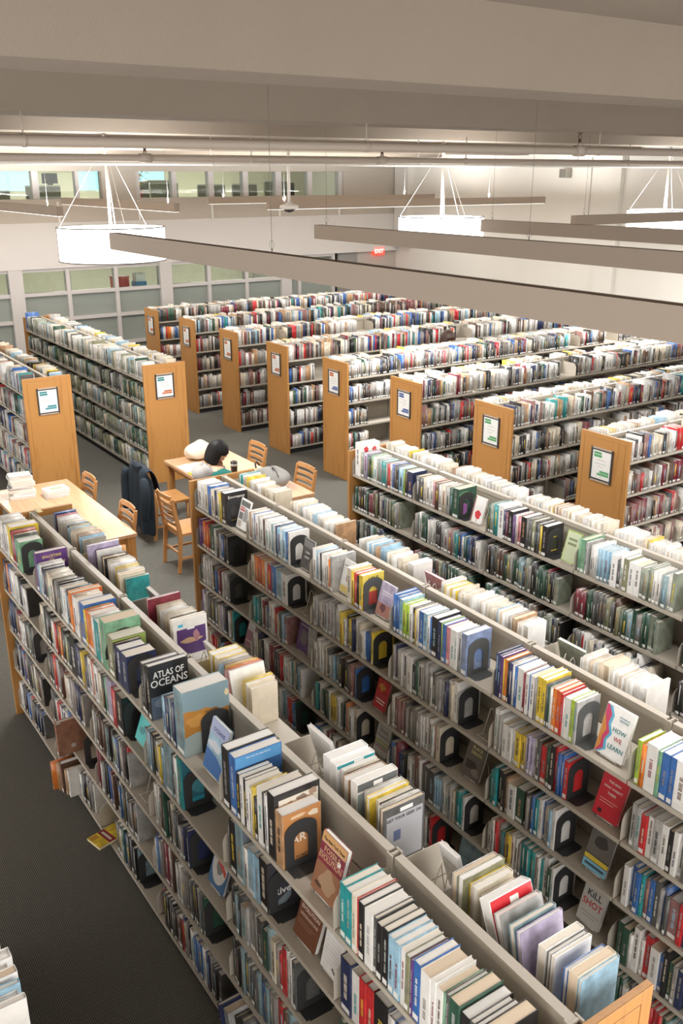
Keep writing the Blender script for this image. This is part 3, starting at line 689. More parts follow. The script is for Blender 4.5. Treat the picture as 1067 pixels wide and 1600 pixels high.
    'origins': [('r', .004, .003, w-.004, h-.003, (.13, .14, .17)), ('r', w*.4, .02, w-.02, h*.45, (.26, .12, .08)), ('t', w*.15, h*.62, .05, 'ORIGINS', (.6, .6, .55), 'LEFT', w*.8)],
    'biology': [('r', .004, h*.66, w-.004, h-.003, (.02, .17, .06)), ('t', w*.5, h*.8, .03, 'Biology', Wc, 'CENTER', w*.8)],
    # face-out covers
    'oceans': [('p', blob(w*.4, h*.52, w*.34, h*.09, 71), (.62, .66, .74)), ('p', [(.002, .002), (w-.002, .002), (w-.002, h*.25), (w*.6, h*.36), (.002, h*.4)], (.035, .14, .40)), ('r', .002, h*.72, w-.002, h-.002, (.38, .44, .66)), ('t', w*.5, h*.78, .028, 'OCEANS', (.12, .14, .32), 'CENTER', w*.84)],
    'fossils': [('r', .002, h*.83, w-.002, h-.002, (.62, .36, .15)), ('r', .002, .002, w-.002, h*.50, (.30, .14, .075)), ('p', blob(w*.55, h*.27, w*.32, h*.18, 74), (.40, .26, .16)), ('p', blob(w*.25, h*.14, w*.14, h*.04, 75), (.10, .05, .03)), ('r', .002, h*.82, w-.002, h*.826, Wc), ('r', .002, h*.665, w-.002, h*.668, Wc), ('e', w*.8, h*.70, .011, .011, Wc), ('t', w*.5, h*.87, .017, 'The New York Times', (.05, .03, .02), 'CENTER', w*.84), ('t', w*.5, h*.70, .031, 'FOSSILS', (.62, .40, .24), 'CENTER', w*.82), ('t', w*.5, h*.565, .031, 'EVOLUTION', (.62, .40, .24), 'CENTER', w*.9)],
    'photo': [('p', blob(w*.5, h*.5, w*.3, h*.2, 76), (.2, .19, .18))],
    'report': [('r', .012, h*.76, w-.012, h*.94, (.10, .11, .10)), ('r', .012, h*.58, w*.5, h*.73, (.55, .07, .06)), ('r', .012, h*.30, w*.45, h*.54, (.12, .12, .12)), ('r', w*.5, h*.28, w-.014, h*.70, (.30, .30, .30)), ('r', .012, .012, w*.42, h*.26, (.46, .40, .34)), ('r', .012, h*.645, w*.5, h*.655, Wc), ('r', .012, h*.685, w*.5, h*.695, Wc)],
    'greycover': [('t', w*.5, h*.52, .02, 'CHAR', Wc, 'CENTER'), ('t', w*.5, h*.36, .02, 'BLAKE', Wc, 'CENTER'), ('r', .01, h*.72, w-.01, h*.95, (.25, .25, .25))],
    'portrait': [('p', blob(w*.6, h*.48, .026, .034, 81), (.18, .10, .07)), ('p', blob(w*.6, h*.45, .017, .022, 82), (.55, .32, .23)), ('r', .004, .004, w-.004, h*.22, (.75, .60, .2)), ('r', .01, h*.8, w*.8, h*.83, (.3, .3, .3))],
    'lavender': [('r', .002, .002, w-.002, h*.38, (.42, .2, .16)), ('p', blob(w*.45, h*.25, w*.2, h*.12, 83), (.16, .06, .07)), ('r', w*.15, h*.72, w*.85, h*.74, Wc), ('r', w*.2, h*.64, w*.8, h*.655, Wc)],
    'learn': [('p', [(.002, .002), (w*.12, .002), (w*.36, h*.12), (w*.30, h*.3), (w*.42, h*.45), (w*.30, h*.62), (w*.34, h*.8), (w*.2, h*.96), (.002, h*.98)], (.10, .42, .62)), ('p', [(.002, .002), (w*.06, .002), (w*.26, h*.12), (w*.22, h*.3), (w*.33, h*.45), (w*.21, h*.62), (w*.25, h*.8), (w*.1, h*.96), (.002, h*.98)], (.55, .05, .14)), ('p', [(.002, .002), (w*.14, h*.15), (w*.12, h*.35), (w*.2, h*.48), (w*.1, h*.65), (.002, h*.8)], (.60, .25, .05)), ('t', w*.7, h*.82, .012, 'STANISLAS', (.2, .35, .4), 'CENTER', w*.45), ('t', w*.7, h*.76, .012, 'DEHAENE', (.2, .35, .4), 'CENTER', w*.45), ('t', w*.64, h*.52, .03, 'HOW', (.03, .2, .22), 'CENTER'), ('t', w*.66, h*.36, .03, 'WE', (.5, .1, .12), 'CENTER'), ('t', w*.66, h*.18, .03, 'LEARN', (.03, .2, .22), 'CENTER', w*.55)],
    'redtree': [('p', blob(w*.55, h*.32, .036, .03, 84), (.7, .03, .05)), ('r', w*.5, h*.05, w*.55, h*.3, (.6, .03, .05)), ('r', .002, .002, .014, h-.002, (.25, .05, .04))],
    'greencover': [('r', .006, .006, w-.006, h-.006, (.55, .62, .42)), ('r', w*.2, h*.7, w*.8, h*.78, (.2, .25, .1)), ('r', w*.2, h*.55, w*.8, h*.63, (.2, .25, .1))],
    'backlist': [('r', .02, h*(.90-.05*k), w*(.60+.06*(k*7 % 5)), h*(.907-.05*k), (.45, .44, .43)) for k in range(13)],
    'tealleaflet': [('r', .002, .002, w-.002, h-.002, (.08, .62, .62)), ('p', blob(w*.4, h*.32, .03, .02, 85), (.03, .30, .32)), ('p', blob(w*.6, h*.42, .02, .02, 86), (.03, .30, .32)), ('r', .015, h*.78, w-.03, h*.8, (.03, .30, .34)), ('r', .015, h*.72, w-.05, h*.735, (.03, .30, .34))],
    'evolution': [('r', .002, h*.94, w-.002, h-.002, (.45, .62, .5)), ('r', .002, .002, w-.002, h*.93, (.17, .065, .035)), ('t', w*.5, h*.50, .024, 'EVOLUTION', (.68, .58, .5), 'CENTER', w*.84), ('t', w*.5, h*.39, .017, 'UNDERGROUND', (.6, .48, .4), 'CENTER', w*.8), ('p', blob(w*.6, h*.8, .012, .018, 87), (.62, .5, .44)), ('r', .015, h*.29, w-.03, h*.295, (.5, .4, .34)), ('r', .015, h*.24, w-.05, h*.245, (.5, .4, .34))],
    'notice': [('r', .015, h*(.85-.09*k), w*(.75+.04*(k % 3)), h*(.858-.09*k), (.55, .55, .55)) for k in range(8)]+[('p', [(w*.55, h*.16), (w*.8, h*.05), (w*.85, h*.08), (w*.6, h*.2)], (.1, .1, .1))],
    'badge': [('r', .002, .002, w-.002, h-.002, (.06, .18, .36)), ('e', w*.5, h*.52, w*.44, h*.42, (.74, .73, .70)), ('p', blob(w*.5, h*.52, .03, .05, 88), (.25, .25, .25)), ('p', [(.004, h*.66), (w*.9, h*.38), (w*.9, h*.50), (.004, h*.78)], (.65, .09, .09))],
    'bronze': [('e', w*.45, h*.22, .016, .016, (.5, .46, .43)), ('r', .004, h-.012, w*.14, h-.002, (.7, .68, .65))],
    'redman': [('r', .002, .002, w-.002, h-.002, (.60, .03, .05)), ('t', w*.5, h*.76, .017, 'THE MAN', (.8, .72, .68), 'CENTER'), ('t', w*.5, h*.64, .017, "WHO WASN'T", (.8, .72, .68), 'CENTER', w*.8), ('t', w*.5, h*.52, .017, 'THERE', (.8, .72, .68), 'CENTER'), ('r', .02, h*.38, w-.03, h*.39, (.8, .6, .55)), ('r', .02, h*.32, w-.05, h*.33, (.8, .6, .55)), ('p', blob(w*.25, h*.12, .012, .012, 90), (.05, .02, .02))],
    'blackdeath': [('r', .002, .002, w-.002, h-.002, (.16, .14, .125)), ('p', blob(w*.4, h*.35, w*.28, h*.12, 91), (.06, .05, .05)), ('p', blob(w*.7, h*.2, w*.2, h*.1, 92), (.28, .25, .22)), ('t', w*.55, h*.78, .027, 'BLACK', (.72, .66, .28), 'CENTER', w*.75), ('t', w*.55, h*.64, .027, 'DEATH', (.72, .66, .28), 'CENTER', w*.75)],
    'citynight': [('r', .002, h*.36, w-.002, h-.002, (.17, .16, .15)), ('p', blob(w*.5, h*.7, w*.28, h*.14, 93), (.06, .055, .055)), ('r', .002, .002, w-.002, h*.2, (.25, .55, .72)), ('r', .002, h*.22, w-.002, h*.32, Yc), ('r', w*.1, h*.08, w*.9, h*.14, (.05, .1, .15))],
    'killshot': [('r', .002, .002, w-.002, h-.002, (.60, .59, .56)), ('t', w*.5, h*.68, .05, 'KiLL', (.05, .05, .05), 'CENTER', w*.8), ('t', w*.5, h*.44, .05, 'SHOT', (.55, .06, .06), 'CENTER', w*.85), ('r', w*.1, h*.26, w*.9, h*.28, (.35, .33, .32)), ('r', w*.2, h*.18, w*.8, h*.2, (.35, .33, .32))],
    'gluten': [('r', .002, .002, w-.002, h-.002, (.64, .64, .61)), ('t', w*.5, h*.72, .034, 'Gluten', (.25, .25, .24), 'CENTER', w*.85), ('t', w*.5, h*.55, .034, 'Exposed', (.25, .25, .24), 'CENTER', w*.9), ('r', .002, h*.40, w-.002, h*.44, (.35, .42, .15)), ('r', .002, h*.34, w-.002, h*.38, (.62, .5, .12)), ('r', .002, h*.28, w-.002, h*.32, (.12, .3, .18)), ('r', .002, h*.2, w-.002, h*.24, (.5, .1, .2))],
    'redbook': [('r', .002, .002, w-.002, h*.55, (.55, .04, .05)), ('p', blob(w*.4, h*.75, w*.25, h*.12, 94), (.65, .3, .06)), ('r', w*.15, h*.3, w*.85, h*.34, Wc), ('r', w*.2, h*.2, w*.8, h*.24, Wc)],
    'plain1': [('p', blob(w*.5, h*.45, w*.32, h*.22, 95), (.17, .15, .17)), ('r', w*.15, h*.8, w*.85, h*.83, (.6, .58, .55))],
    'plain2': [('r', w*.1, h*.62, w*.9, h*.9, (.5, .48, .45)), ('r', w*.2, h*.7, w*.8, h*.73, (.1, .1, .1)), ('r', w*.2, h*.2, w*.8, h*.23, (.6, .58, .55))],
    'plain3': [('r', w*.08, h*.1, w*.92, h*.55, (.3, .27, .24)), ('r', w*.15, h*.75, w*.85, h*.79, (.75, .73, .7)), ('r', w*.15, h*.68, w*.7, h*.71, (.75, .73, .7))],
    }
    return A.get(key, [])
MX = Matrix(((0, 0, 1, 0), (1, 0, 0, 0), (0, 1, 0, 0), (0, 0, 0, 1)))        # uv print -> yz plane, facing +x
MF = Matrix(((1, 0, 0, 0), (0, 0, -1, 0), (0, 1, 0, 0), (0, 0, 0, 1)))       # uv print -> xz plane, facing -y
MNX = Matrix(((0, 0, -1, 0), (-1, 0, 0, 0), (0, 1, 0, 0), (0, 0, 0, 1)))     # facing -x

def book_meshes(t, h, d, c, pc, lab, bar=None, bl=.4, bo=.3):
    bt = min(.0028, t*.14); r = min(.004, t*.3)
    mb = MB()
    # cover: two boards and a softly rounded spine, one profile swept up
    prof = [(0, d), (0, r), (r*.35, r*.3), (r, 0), (t-r, 0), (t-r*.35, r*.3), (t, r), (t, d), (t-bt, d), (t-bt, bt+r*.4), (t-r, bt), (r, bt), (bt, bt+r*.4), (bt, d)]
    n = len(prof)
    vs = [(x, y, 0) for x, y in prof]+[(x, y, h) for x, y in prof]
    fs = [(i, (i+1) % n, n+(i+1) % n, n+i) for i in range(n)]
    top = [(0, 1, 12, 13), (1, 2, 11, 12), (2, 3, 11), (3, 4, 10, 11), (4, 5, 10), (5, 6, 9, 10), (6, 7, 8, 9)]
    fs += [tuple(n+i for i in reversed(q)) for q in top][:0]+[tuple(n+i for i in q) for q in top]+[tuple(reversed(q)) for q in top]
    mb.add(vs, fs); cover = mb.mesh('cover', cov(c))
    bm = bmesh.new(); bm.from_mesh(cover); bmesh.ops.recalc_face_normals(bm, faces=bm.faces); bm.to_mesh(cover); bm.free()
    mb = MB(); mb.box(bt+.0002, bt+.0012, .003, t-bt-.0002, d-.004, h-.003); pages = mb.mesh('page_block', pagem(pc))
    lm = None
    if lab:
        mb = MB(); mb.box(max(r, t*.12), -.0005, .008, t-max(r, t*.12), .0002, .031); lm = mb.mesh('call_number_label', LABELM)
    bm_ = None
    if bar and t > .014:
        mb = MB(); r2 = random.Random(int(t*1e5)+int(h*1e4)); z = h*bo; z1 = min(h*.93, z+h*bl)
        k = 0
        while z < z1:                                        # unreadable spine lettering as short strokes
            w = r2.uniform(.004, .010)
            mb.box(t*.36, -.0006, z, t*.64, .0002, z+w*.62); z += w; k += 1
            if k % 6 == 5: z += .006
        if k: bm_ = mb.mesh('spine_lettering', cov(bar))
    return cover, pages, lm, bm_
ROWPOS = {}
for b in BOOKS:
    ROWPOS.setdefault((b['case'], b['bay'], b['lev'], b['side']), []).append(b)
for v in ROWPOS.values():
    v.sort(key=lambda b: b['x'])
    for k, b in enumerate(v): b['ord'] = k+1
SHORT = {'S1': 'nearest bookcase', 'S2': 'second bookcase', 'S3': 'third bookcase', 'S0': 'lower left bookcase', 'L1': 'leftmost bookcase', 'L2': 'left aisle bookcase'}
def bay_word(case, bay): return numword(bay+1)
def book_label(b):
    col = PAL[b['c']][1]
    size = 'thick' if b['t'] > .036 else ('thin' if b['t'] < .019 else ('tall' if b['h'] > .255 else ''))
    sd = 'near' if b['side'] == 0 else 'far'
    who = SHORT.get(b['case'], CASES[b['case']]['name'])
    s = '%s%s book, %s from left, %s bay, %s shelf, %s side, %s' % (size+' ' if size else '', col, numword(b['ord']), numword(b['bay']+1), SHELF[b['lev']], sd, who)
    return ' '.join(s.split())
ARTLAB = {
 'yellow': 'yellow-edged magazine book with black cover at left end of nearest top shelf', 'space': 'purple book titled SPACETIME AND GRAVITATION on the nearest top shelf',
 'redtop': 'white book with a red stripe on its top edge, nearest top shelf', 'orangetop': 'orange book with vermilion head band, nearest top shelf',
 'barrons': "teal BARRON'S guide left of the alchemy book, nearest top shelf", 'alchemy': 'green book with black arch, From Alchemy to Chemistry, nearest top shelf',
 'olive': 'olive green book right of the alchemy book, nearest top shelf', 'navy': 'navy hardback against the black bookend right of the olive book',
 'atlas': 'tall black book titled ATLAS OF OCEANS on the nearest top shelf', 'bison': 'largest grey-blue picture book with a furry brown animal back on cover',
 'marble': 'tall black book with a speckled stone cover right of the OCEANS book', 'aegean': 'tall blue and black geology book with yellow AE lettering on cover',
 'forest': 'tall black-edged book with brown specimens printed on a pale cover', 'orangebook': 'orange-brown book behind a black bookend, left of the fossils book',
 'circle': 'black book with a dark disc cover at the bottom end of nearest top shelf', 'emergency': 'black and yellow book titled Emergency Care on second bookcase',
 'greypage': 'large grey-white book standing left of the portrait book, second bookcase', 'help': 'yellow and red HELP book against the grey bookend, second bookcase',
  'bronze': 'copper brown book jutting out over the fourth shelf of nearest bookcase',
 'infarct': 'black and blue INFARCTUS book on top of the second bookcase', 'bluecover': 'wide blue book against a grey bookend, top of second bookcase',
 'applcu': 'thick white book with grey band on spine, top of second bookcase', 'flower': 'tall white book with red flowers at left end of third bookcase',
 'peri': 'dark green book with purple blossoms against bookend, third bookcase top', 'crowned': 'black book titled CROWNED on top of the third bookcase',
 'yellowk': 'black book with yellow bars on the cover, third bookcase top', 'felon': 'green book titled Felon Bennett on top of the third bookcase',
 'purplepic': 'white book with a purple picture on its cover, nearest bookcase far side', 'tealtop': 'white book with teal strip on top, nearest bookcase far side',
 'greytop': 'grey spiral-like book with dark band, nearest bookcase far side', 'geek': 'grey book titled GET YOUR GEEK ON, nearest bookcase far side',
 'redcover': 'thick white-paged red book leaning over, nearest bookcase far side', 'darkart': 'dark book with orange figures on spine side, second shelf of nearest bookcase',
 'qcover': 'large grey-blue book with misty lake cover, second shelf of nearest bookcase', 'tealcover': 'tall teal book before a black bookend, second shelf of nearest bookcase',
 'thecover': 'dark grey book with pale branches on cover, second shelf of nearest bookcase', 'couc': 'tall grey-blue book with stormy cover, second shelf of nearest bookcase',
 'river': 'dark River book with pale blue spine, second shelf of nearest bookcase', 'origins': 'grey ORIGINS book at bottom, second shelf of nearest bookcase',
 'biology': 'white and dark green Biology textbook, second shelf of second bookcase'}
def build_book(b):
    root = bpy.data.objects.new('book', None); COL.objects.link(root); root.empty_display_size = .05
    root.matrix_world = b['M']
    tag(root, ARTLAB.get(b['art']) or book_label(b), 'book', 'books standing on the shelves')
    cv, pg, lm, bm_ = book_meshes(b['t'], b['h'], b['d'], b['c'], b['pc'], b['lab'], b['bar'] if b['bar'] != b['c'] else 'k', b['bl'], b['bo'])
    link('cover', cv, root); link('page_block', pg, root)
    if lm: link('call_number_label', lm, root)
    if bm_: link('spine_lettering', bm_, root)
    if b['art']:
        els = art(b['art'], b['d'], b['h'])
        if b['side'] == 0: put_on(root, els, T(b['t'], 0, 0) @ MX)
        else: put_on(root, els, T(0, b['d'], 0) @ MNX)
for b in BOOKS:
    if b['idx'] in IND: build_book(b)

def build_stuff():
    vs = []; cols = []
    tot = 0
    V = []; C = []
    for b in BOOKS:
        if b['idx'] in IND: continue
        far = b['case'] in ('R0', 'R1', 'R2', 'R3') or (b['side'] == 1)
        A = np.array(b['M'])
        for lo, hi, c in book_boxes(b, far):
            p = np.array([(lo[0], lo[1], lo[2]), (hi[0], lo[1], lo[2]), (hi[0], hi[1], lo[2]), (lo[0], hi[1], lo[2]),
                          (lo[0], lo[1], hi[2]), (hi[0], lo[1], hi[2]), (hi[0], hi[1], hi[2]), (lo[0], hi[1], hi[2])])
            V.append(p @ A[:3, :3].T+A[:3, 3]); C.append(c)
    V = np.concatenate(V); n = len(C)
    F = np.array([(0, 3, 2, 1), (4, 5, 6, 7), (0, 1, 5, 4), (1, 2, 6, 5), (2, 3, 7, 6), (3, 0, 4, 7)])
    FF = (F[None]+(np.arange(n)*8)[:, None, None]).reshape(-1)
    me = bpy.data.meshes.new('library_books')
    me.vertices.add(len(V)); me.vertices.foreach_set('co', V.ravel())
    me.loops.add(len(FF)); me.loops.foreach_set('vertex_index', FF)
    me.polygons.add(n*6); me.polygons.foreach_set('loop_start', np.arange(n*6)*4)
    me.update(calc_edges=True)
    at = me.attributes.new('cover_colour', 'FLOAT_COLOR', 'FACE')
    ca = np.concatenate([np.array(C), np.ones((n, 1))], 1)
    at.data.foreach_set('color', np.repeat(ca, 6, 0).ravel().astype(np.float32))
    m, nt, bs = new_mat('assorted_covers')
    a = nt.nodes.new('ShaderNodeAttribute'); a.attribute_name = 'cover_colour'
    mottle(nt, bs, a.outputs['Color'], 21, .20); bs.inputs['Roughness'].default_value = .36; bs.inputs['Coat Weight'].default_value = .3; bs.inputs['Coat Roughness'].default_value = .15
    me.materials.append(m)
    o = link('library_books', me)
    tag(o, 'mass of smaller shelved books filling all the further shelves', 'books', None, 'stuff')
build_stuff()
# ------------------------------------------------------------------ bookends, easels, face-out books
def bookend_mesh():
    w, h, n = .150, .215, 14
    outer = [(0, 0), (w, 0), (w, h-.05)]+[(w/2+w/2*math.cos(R(a)), h-.05+.05*math.sin(R(a))) for a in np.linspace(0, 180, n)][1:-1]+[(0, h-.05)]
    iw = .066; x0, x1 = w/2-iw/2, w/2+iw/2
    inner = [(x0, .03), (x1, .03), (x1, .115)]+[(w/2+iw/2*math.cos(R(a)), .115+.04*math.sin(R(a))) for a in np.linspace(0, 180, n)][1:-1]+[(x0, .115)]
    bm = bmesh.new()
    def loop(pts, x): return [bm.verts.new((x, p[0], p[1])) for p in pts]
    def edges(vs): return [bm.edges.new((vs[i], vs[(i+1) % len(vs)])) for i in range(len(vs))]
    e = edges(loop(outer, 0))+edges(loop(inner, 0))
    r = bmesh.ops.triangle_fill(bm, use_beauty=True, edges=e)
    faces = [g for g in r['geom'] if isinstance(g, bmesh.types.BMFace)]
    ex = bmesh.ops.extrude_face_region(bm, geom=faces)
    bmesh.ops.translate(bm, vec=(.0022, 0, 0), verts=[v for v in ex['geom'] if isinstance(v, bmesh.types.BMVert)])
    bmesh.ops.recalc_face_normals(bm, faces=bm.faces)
    me = bpy.data.meshes.new('upright_plate'); bm.to_mesh(me); bm.free()
    mb = MB(); mb.box(.0022, .006, 0, .062, w-.006, .0018); mb.box(.062, .02, 0, .07, w-.02, .0018)
    return me, mb.mesh('foot_plate', BLACK)
BE_U, BE_F = bookend_mesh()
BE_UG = BE_U.copy(); BE_FG = BE_F.copy(); BE_US = BE_U.copy(); BE_FS = BE_F.copy()
for a, m in ((BE_U, BLACK), (BE_F, BLACK), (BE_UG, DGREY), (BE_FG, DGREY), (BE_US, PUTTY), (BE_FS, PUTTY)):
    a.materials.clear(); a.materials.append(m)
def where(case, lev, side, x):
    nm = SHORT.get(case, '')
    return SHELF[lev], ('near' if side == 0 else 'far'), nm, int(x/U)
becount = {}
for case, lev, side, x, col in sorted(BEND, key=lambda q: (q[0], q[1], q[2], q[3])):
    M = CASES[case]['M'] @ T(x, (.095 if col == 'b' else .012) if side == 0 else DP-.012-.15, LEV[lev]+.0008)
    o = empty('bookend', M.to_translation(), (0, 0, 0))
    u, f, cw = {'k': (BE_U, BE_F, 'black'), 'g': (BE_UG, BE_FG, 'dark grey'), 'b': (BE_U, BE_F, 'black'), 's': (BE_US, BE_FS, 'putty')}[col]
    link('upright_plate', u, o); link('foot_plate', f, o)
    s, sd, nm, bay = where(case, lev, side, x)
    k = (case, lev, side, bay); becount[k] = becount.get(k, 0)+1
    q = '' if becount[k] == 1 else numword(becount[k])+' '
    tag(o, '%s%s arched bookend, %s bay from left, %s shelf, %s side, %s' % (q, cw, numword(bay+1), s, sd, nm), 'bookend', 'arched bookends on the shelves')
def easel_mesh():
    mb = MB(); r = .0022
    for s in (0, 1):
        x = .02+.09*s
        mb.tube([(x, -.045, .012), (x, -.05, .003), (x, .0, .003), (x, .07, .003)], r, 6)
    mb.tube([(.02, -.045, .012), (.11, -.045, .012)], r, 6)
    return mb.mesh('base_wire', WIRE)
def easel_back():
    mb = MB(); r = .0022
    for s in (0, 1):
        x = .02+.09*s; c = .065
        mb.tube([(x, .0, .003), (x+(c-x)*.15, .02, .08), (x+(c-x)*.28, .035, .15), (x+(c-x)*.42, .038, .162), (x+(c-x)*.5, .05, .15), (x+(c-x)*.3, .075, .06), (x, .07, .003)], r, 6)
    return mb.mesh('back_loop', WIRE)
EZ_B, EZ_L = easel_mesh(), easel_back()
def place_easel(M, label):
    o = bpy.data.objects.new('book_easel', None); COL.objects.link(o); o.matrix_world = M; o.empty_display_size = .05
    link('base_wire', EZ_B, o); link('back_loop', EZ_L, o)
    tag(o, label, 'easel', 'white wire book easels')
for case, lev, side, x, _ in EASEL:
    s, sd, nm, bay = where(case, lev, side, x)
    M = CASES[case]['M'] @ T(x, .07, LEV[lev]+.0015)
    place_easel(M, 'empty white wire book easel, %s bay from left, %s shelf of %s' % (numword(bay+1), s, nm))
FL = {'oceans': 'blue face-out book titled OCEANS on easel beside the tall black speckled book', 'fossils': 'brown face-out book titled FOSSILS EVOLUTION on easel, nearest top shelf',
 'photo': 'dark photography book leaning on wire easel, far side of nearest bookcase', 'report': 'white face-out book with grey picture grid left of the second bookcase top',
 'greycover': 'small grey face-out book with CHAR BLAKE lettering, second bookcase top', 'portrait': 'white face-out book with a portrait photograph, second bookcase top',
 'lavender': 'lavender face-out book with sunset picture, second bookcase top', 'learn': 'white face-out book HOW WE LEARN with coloured profile, second bookcase top',
 'redtree': 'white face-out book with a red tree, third bookcase top', 'greencover': 'pale green face-out book on top of the third bookcase',
 'backlist': 'white book showing its printed back on a wire easel, nearest bookcase far side', 'tealleaflet': 'turquoise face-out booklet on second shelf of nearest bookcase',
 'evolution': 'brown face-out book EVOLUTION UNDERGROUND below the fossils book', 'notice': 'white printed notice sheet on easel below the fossils book',
 'badge': 'face-out book with a round white badge and red band, third shelf of nearest bookcase', 'bronze': 'brown-wrapped large book jutting out on fourth shelf of nearest bookcase',
 'redman': "red face-out book THE MAN WHO WASN'T THERE, second bookcase", 'blackdeath': 'dark face-out book titled BLACK DEATH, second bookcase third shelf',
 'citynight': 'face-out book with street photograph and blue foot band, second bookcase', 'killshot': 'pale face-out book titled KILL SHOT, second bookcase fourth shelf',
 'gluten': 'white face-out book titled Gluten Exposed with coloured stripes, second bookcase', 'redbook': 'small red face-out book on third shelf of second bookcase'}
for fdict in FACE:
    F = fdict; w, h, t = F['w'], F['h'], F['t']
    if t < .002: continue
    tl = R(F['tilt'])
    M0 = CASES[F['case']]['M'] @ T(F['x'], .03 if F['side'] == 0 else DP-.03, LEV[F['lev']]+.0015)
    if F['side'] == 1: M0 = CASES[F['case']]['M'] @ T(F['x']+w, DP-.03, LEV[F['lev']]+.0015) @ Matrix.Rotation(math.pi, 4, 'Z')
    root = bpy.data.objects.new('book', None); COL.objects.link(root); root.empty_display_size = .05
    root.matrix_world = M0 @ T(0, .012, .0165 if F['easel'] else .0) @ Matrix.Rotation(-tl, 4, 'X')
    # cover boards in the xz plane, front towards -y
    bt = min(.002, t*.25)
    mb = MB(); mb.box(0, 0, 0, w, bt, h); mb.box(0, t-bt, 0, w, t, h); mb.box(0, bt, 0, bt, t-bt, h)
    bevel(mb.build('cover', cov(F['c']), root), .0008, 1)
    if t > .006:
        mb = MB(); mb.box(bt+.0002, bt+.0002, .003, w-.004, t-bt-.0002, h-.003); mb.build('page_block', pagem(0), root)
    els = art(F['art'], w, h) if F['art'] else [('r', .015, h*.7, w-.02, h*.72, (.35, .34, .33))]
    if F['side'] == 0: put_on(root, els, MF)
    else: put_on(root, els, T(w, t, 0) @ Matrix(((-1, 0, 0, 0), (0, 0, 1, 0), (0, 1, 0, 0), (0, 0, 0, 1))))
    s, sd, nm, bay = where(F['case'], F['lev'], F['side'], F['x'])
    lab = FL.get(F['art']) or '%s face-out book, %s bay from left, %s shelf, %s side, %s' % (PAL[F['c']][1], numword(bay+1), s, sd, nm)
    tag(root, lab, 'book', 'books standing on the shelves')
    if F['easel']:
        place_easel(M0 @ T(w/2-.065, .058, 0), 'white wire easel under the %s' % ' '.join(lab.split()[:9]))

# the book slipping off the bottom shelf onto the carpet side, and books pushed out askew
def loose_book(name_label, M, w, h, t, c, els=()):
    root = bpy.data.objects.new('book', None); COL.objects.link(root); root.matrix_world = M; root.empty_display_size = .05
    bt = .0018
    mb = MB(); mb.box(0, 0, 0, w, h, bt); mb.box(0, 0, t-bt, w, h, t); mb.box(0, 0, bt, bt, h, t-bt)
    bevel(mb.build('cover', cov(c), root), .0008, 1)
    mb = MB(); mb.box(bt+.0002, .003, bt+.0002, w-.003, h-.003, t-bt-.0002); mb.build('page_block', pagem(0), root)
    if els: put_on(root, list(els), T(0, 0, t))
    tag(root, name_label, 'book', 'white books on the left table' if 'stack' in name_label else 'books standing on the shelves')
    return root
loose_book('yellow paperback lying flat across the bottom shelf edge of nearest bookcase', T(1.905, S1Y-.12, LEV[4]+.002) @ Matrix.Rotation(R(14), 4, 'Z'), .14, .215, .016, 'y',
           [('r', .002, .075, .138, .125, (.28, .03, .05)), ('r', .02, .092, .12, .108, (.75, .7, .6)), ('r', .01, .01, .05, .06, (.6, .3, .05))])
# ------------------------------------------------------------------ sign holders on the end panels
def sign_meshes(w=.272, h=.345):
    mb = MB(); e = .018
    mb.box(-w/2, -h/2, 0, -w/2+e, h/2, .012); mb.box(w/2-e, -h/2, 0, w/2, h/2, .012)
    mb.box(-w/2+e, -h/2+.014, 0, w/2-e, -h/2+.028, .010); mb.box(-w/2+e, h/2-.028, 0, w/2-e, h/2-.014, .010)
    fr = mb.mesh('sign_frame', BLACK)
    mb = MB(); mb.box(-w/2+e, h/2-.014, 0, w/2-e, h/2+.002, .014); mb.box(-w/2+e, -h/2-.002, 0, w/2-e, -h/2+.014, .014)
    cl = mb.mesh('sign_clip', mat('sign_clip_metal', (.55, .45, .36), .35, .3))
    mb = MB(); mb.box(-w/2+e, -h/2+.028, .001, w/2-e, h/2-.028, .006); pp = mb.mesh('sign_sheet', PAPER)
    return fr, cl, pp
SG = sign_meshes()
SGC = [(.50, .12, .03), (.52, .14, .04), (.52, .15, .05), (.50, .13, .05), (.04, .09, .30), (.05, .10, .30), (.10, .34, .14), (.10, .36, .15)]
def sign(M, ca, cb, lab):
    o = bpy.data.objects.new('sign_holder', None); COL.objects.link(o); o.matrix_world = M; o.empty_display_size = .05
    for n, me in zip(('sign_frame', 'sign_clip', 'sign_sheet'), SG): link(n, me, o)
    w, h = .232, .286
    def bars(name, c, rects):
        mb = MB()
        for q in rects: mb.box(q[0], q[1], .006, q[2], q[3], .0066)
        mb.build(name, mat('sign_%d_%d_%d' % tuple(int(k*99) for k in c), c, .6), o)
    bars('sign_heading', ca, [(-.10, .075, -.0, .10), (-.10, .105, -.005, .128)])
    bars('sign_heading', cb, [(-.015, -.082, .10, -.058), (-.045, -.108, .10, -.086)])
    G = (.42, .42, .42)
    bars('sign_text', G, [(-.06, .045, .05, .050), (-.075, .008, .06, .013), (-.05, -.022, .03, -.018), (-.01, -.128, .012, -.122)])
    tag(o, lab, 'sign', 'black framed signs on the bookcase ends')
MS_R = Matrix(((1, 0, 0, 0), (0, 0, -1, 0), (0, 1, 0, 0), (0, 0, 0, 1)))
for i in range(8):
    x = -10.582+1.603*i+.298
    cb = SGC[i] if i != 4 else (.05, .10, .32)
    ca = SGC[i] if i != 4 else (.50, .13, .03)
    sign(T(x, 3.972-.0025, 1.367) @ MS_R, ca, cb, 'black framed sign on wooden end of the %s long bookcase' % ORD[i])
MS_L = MX
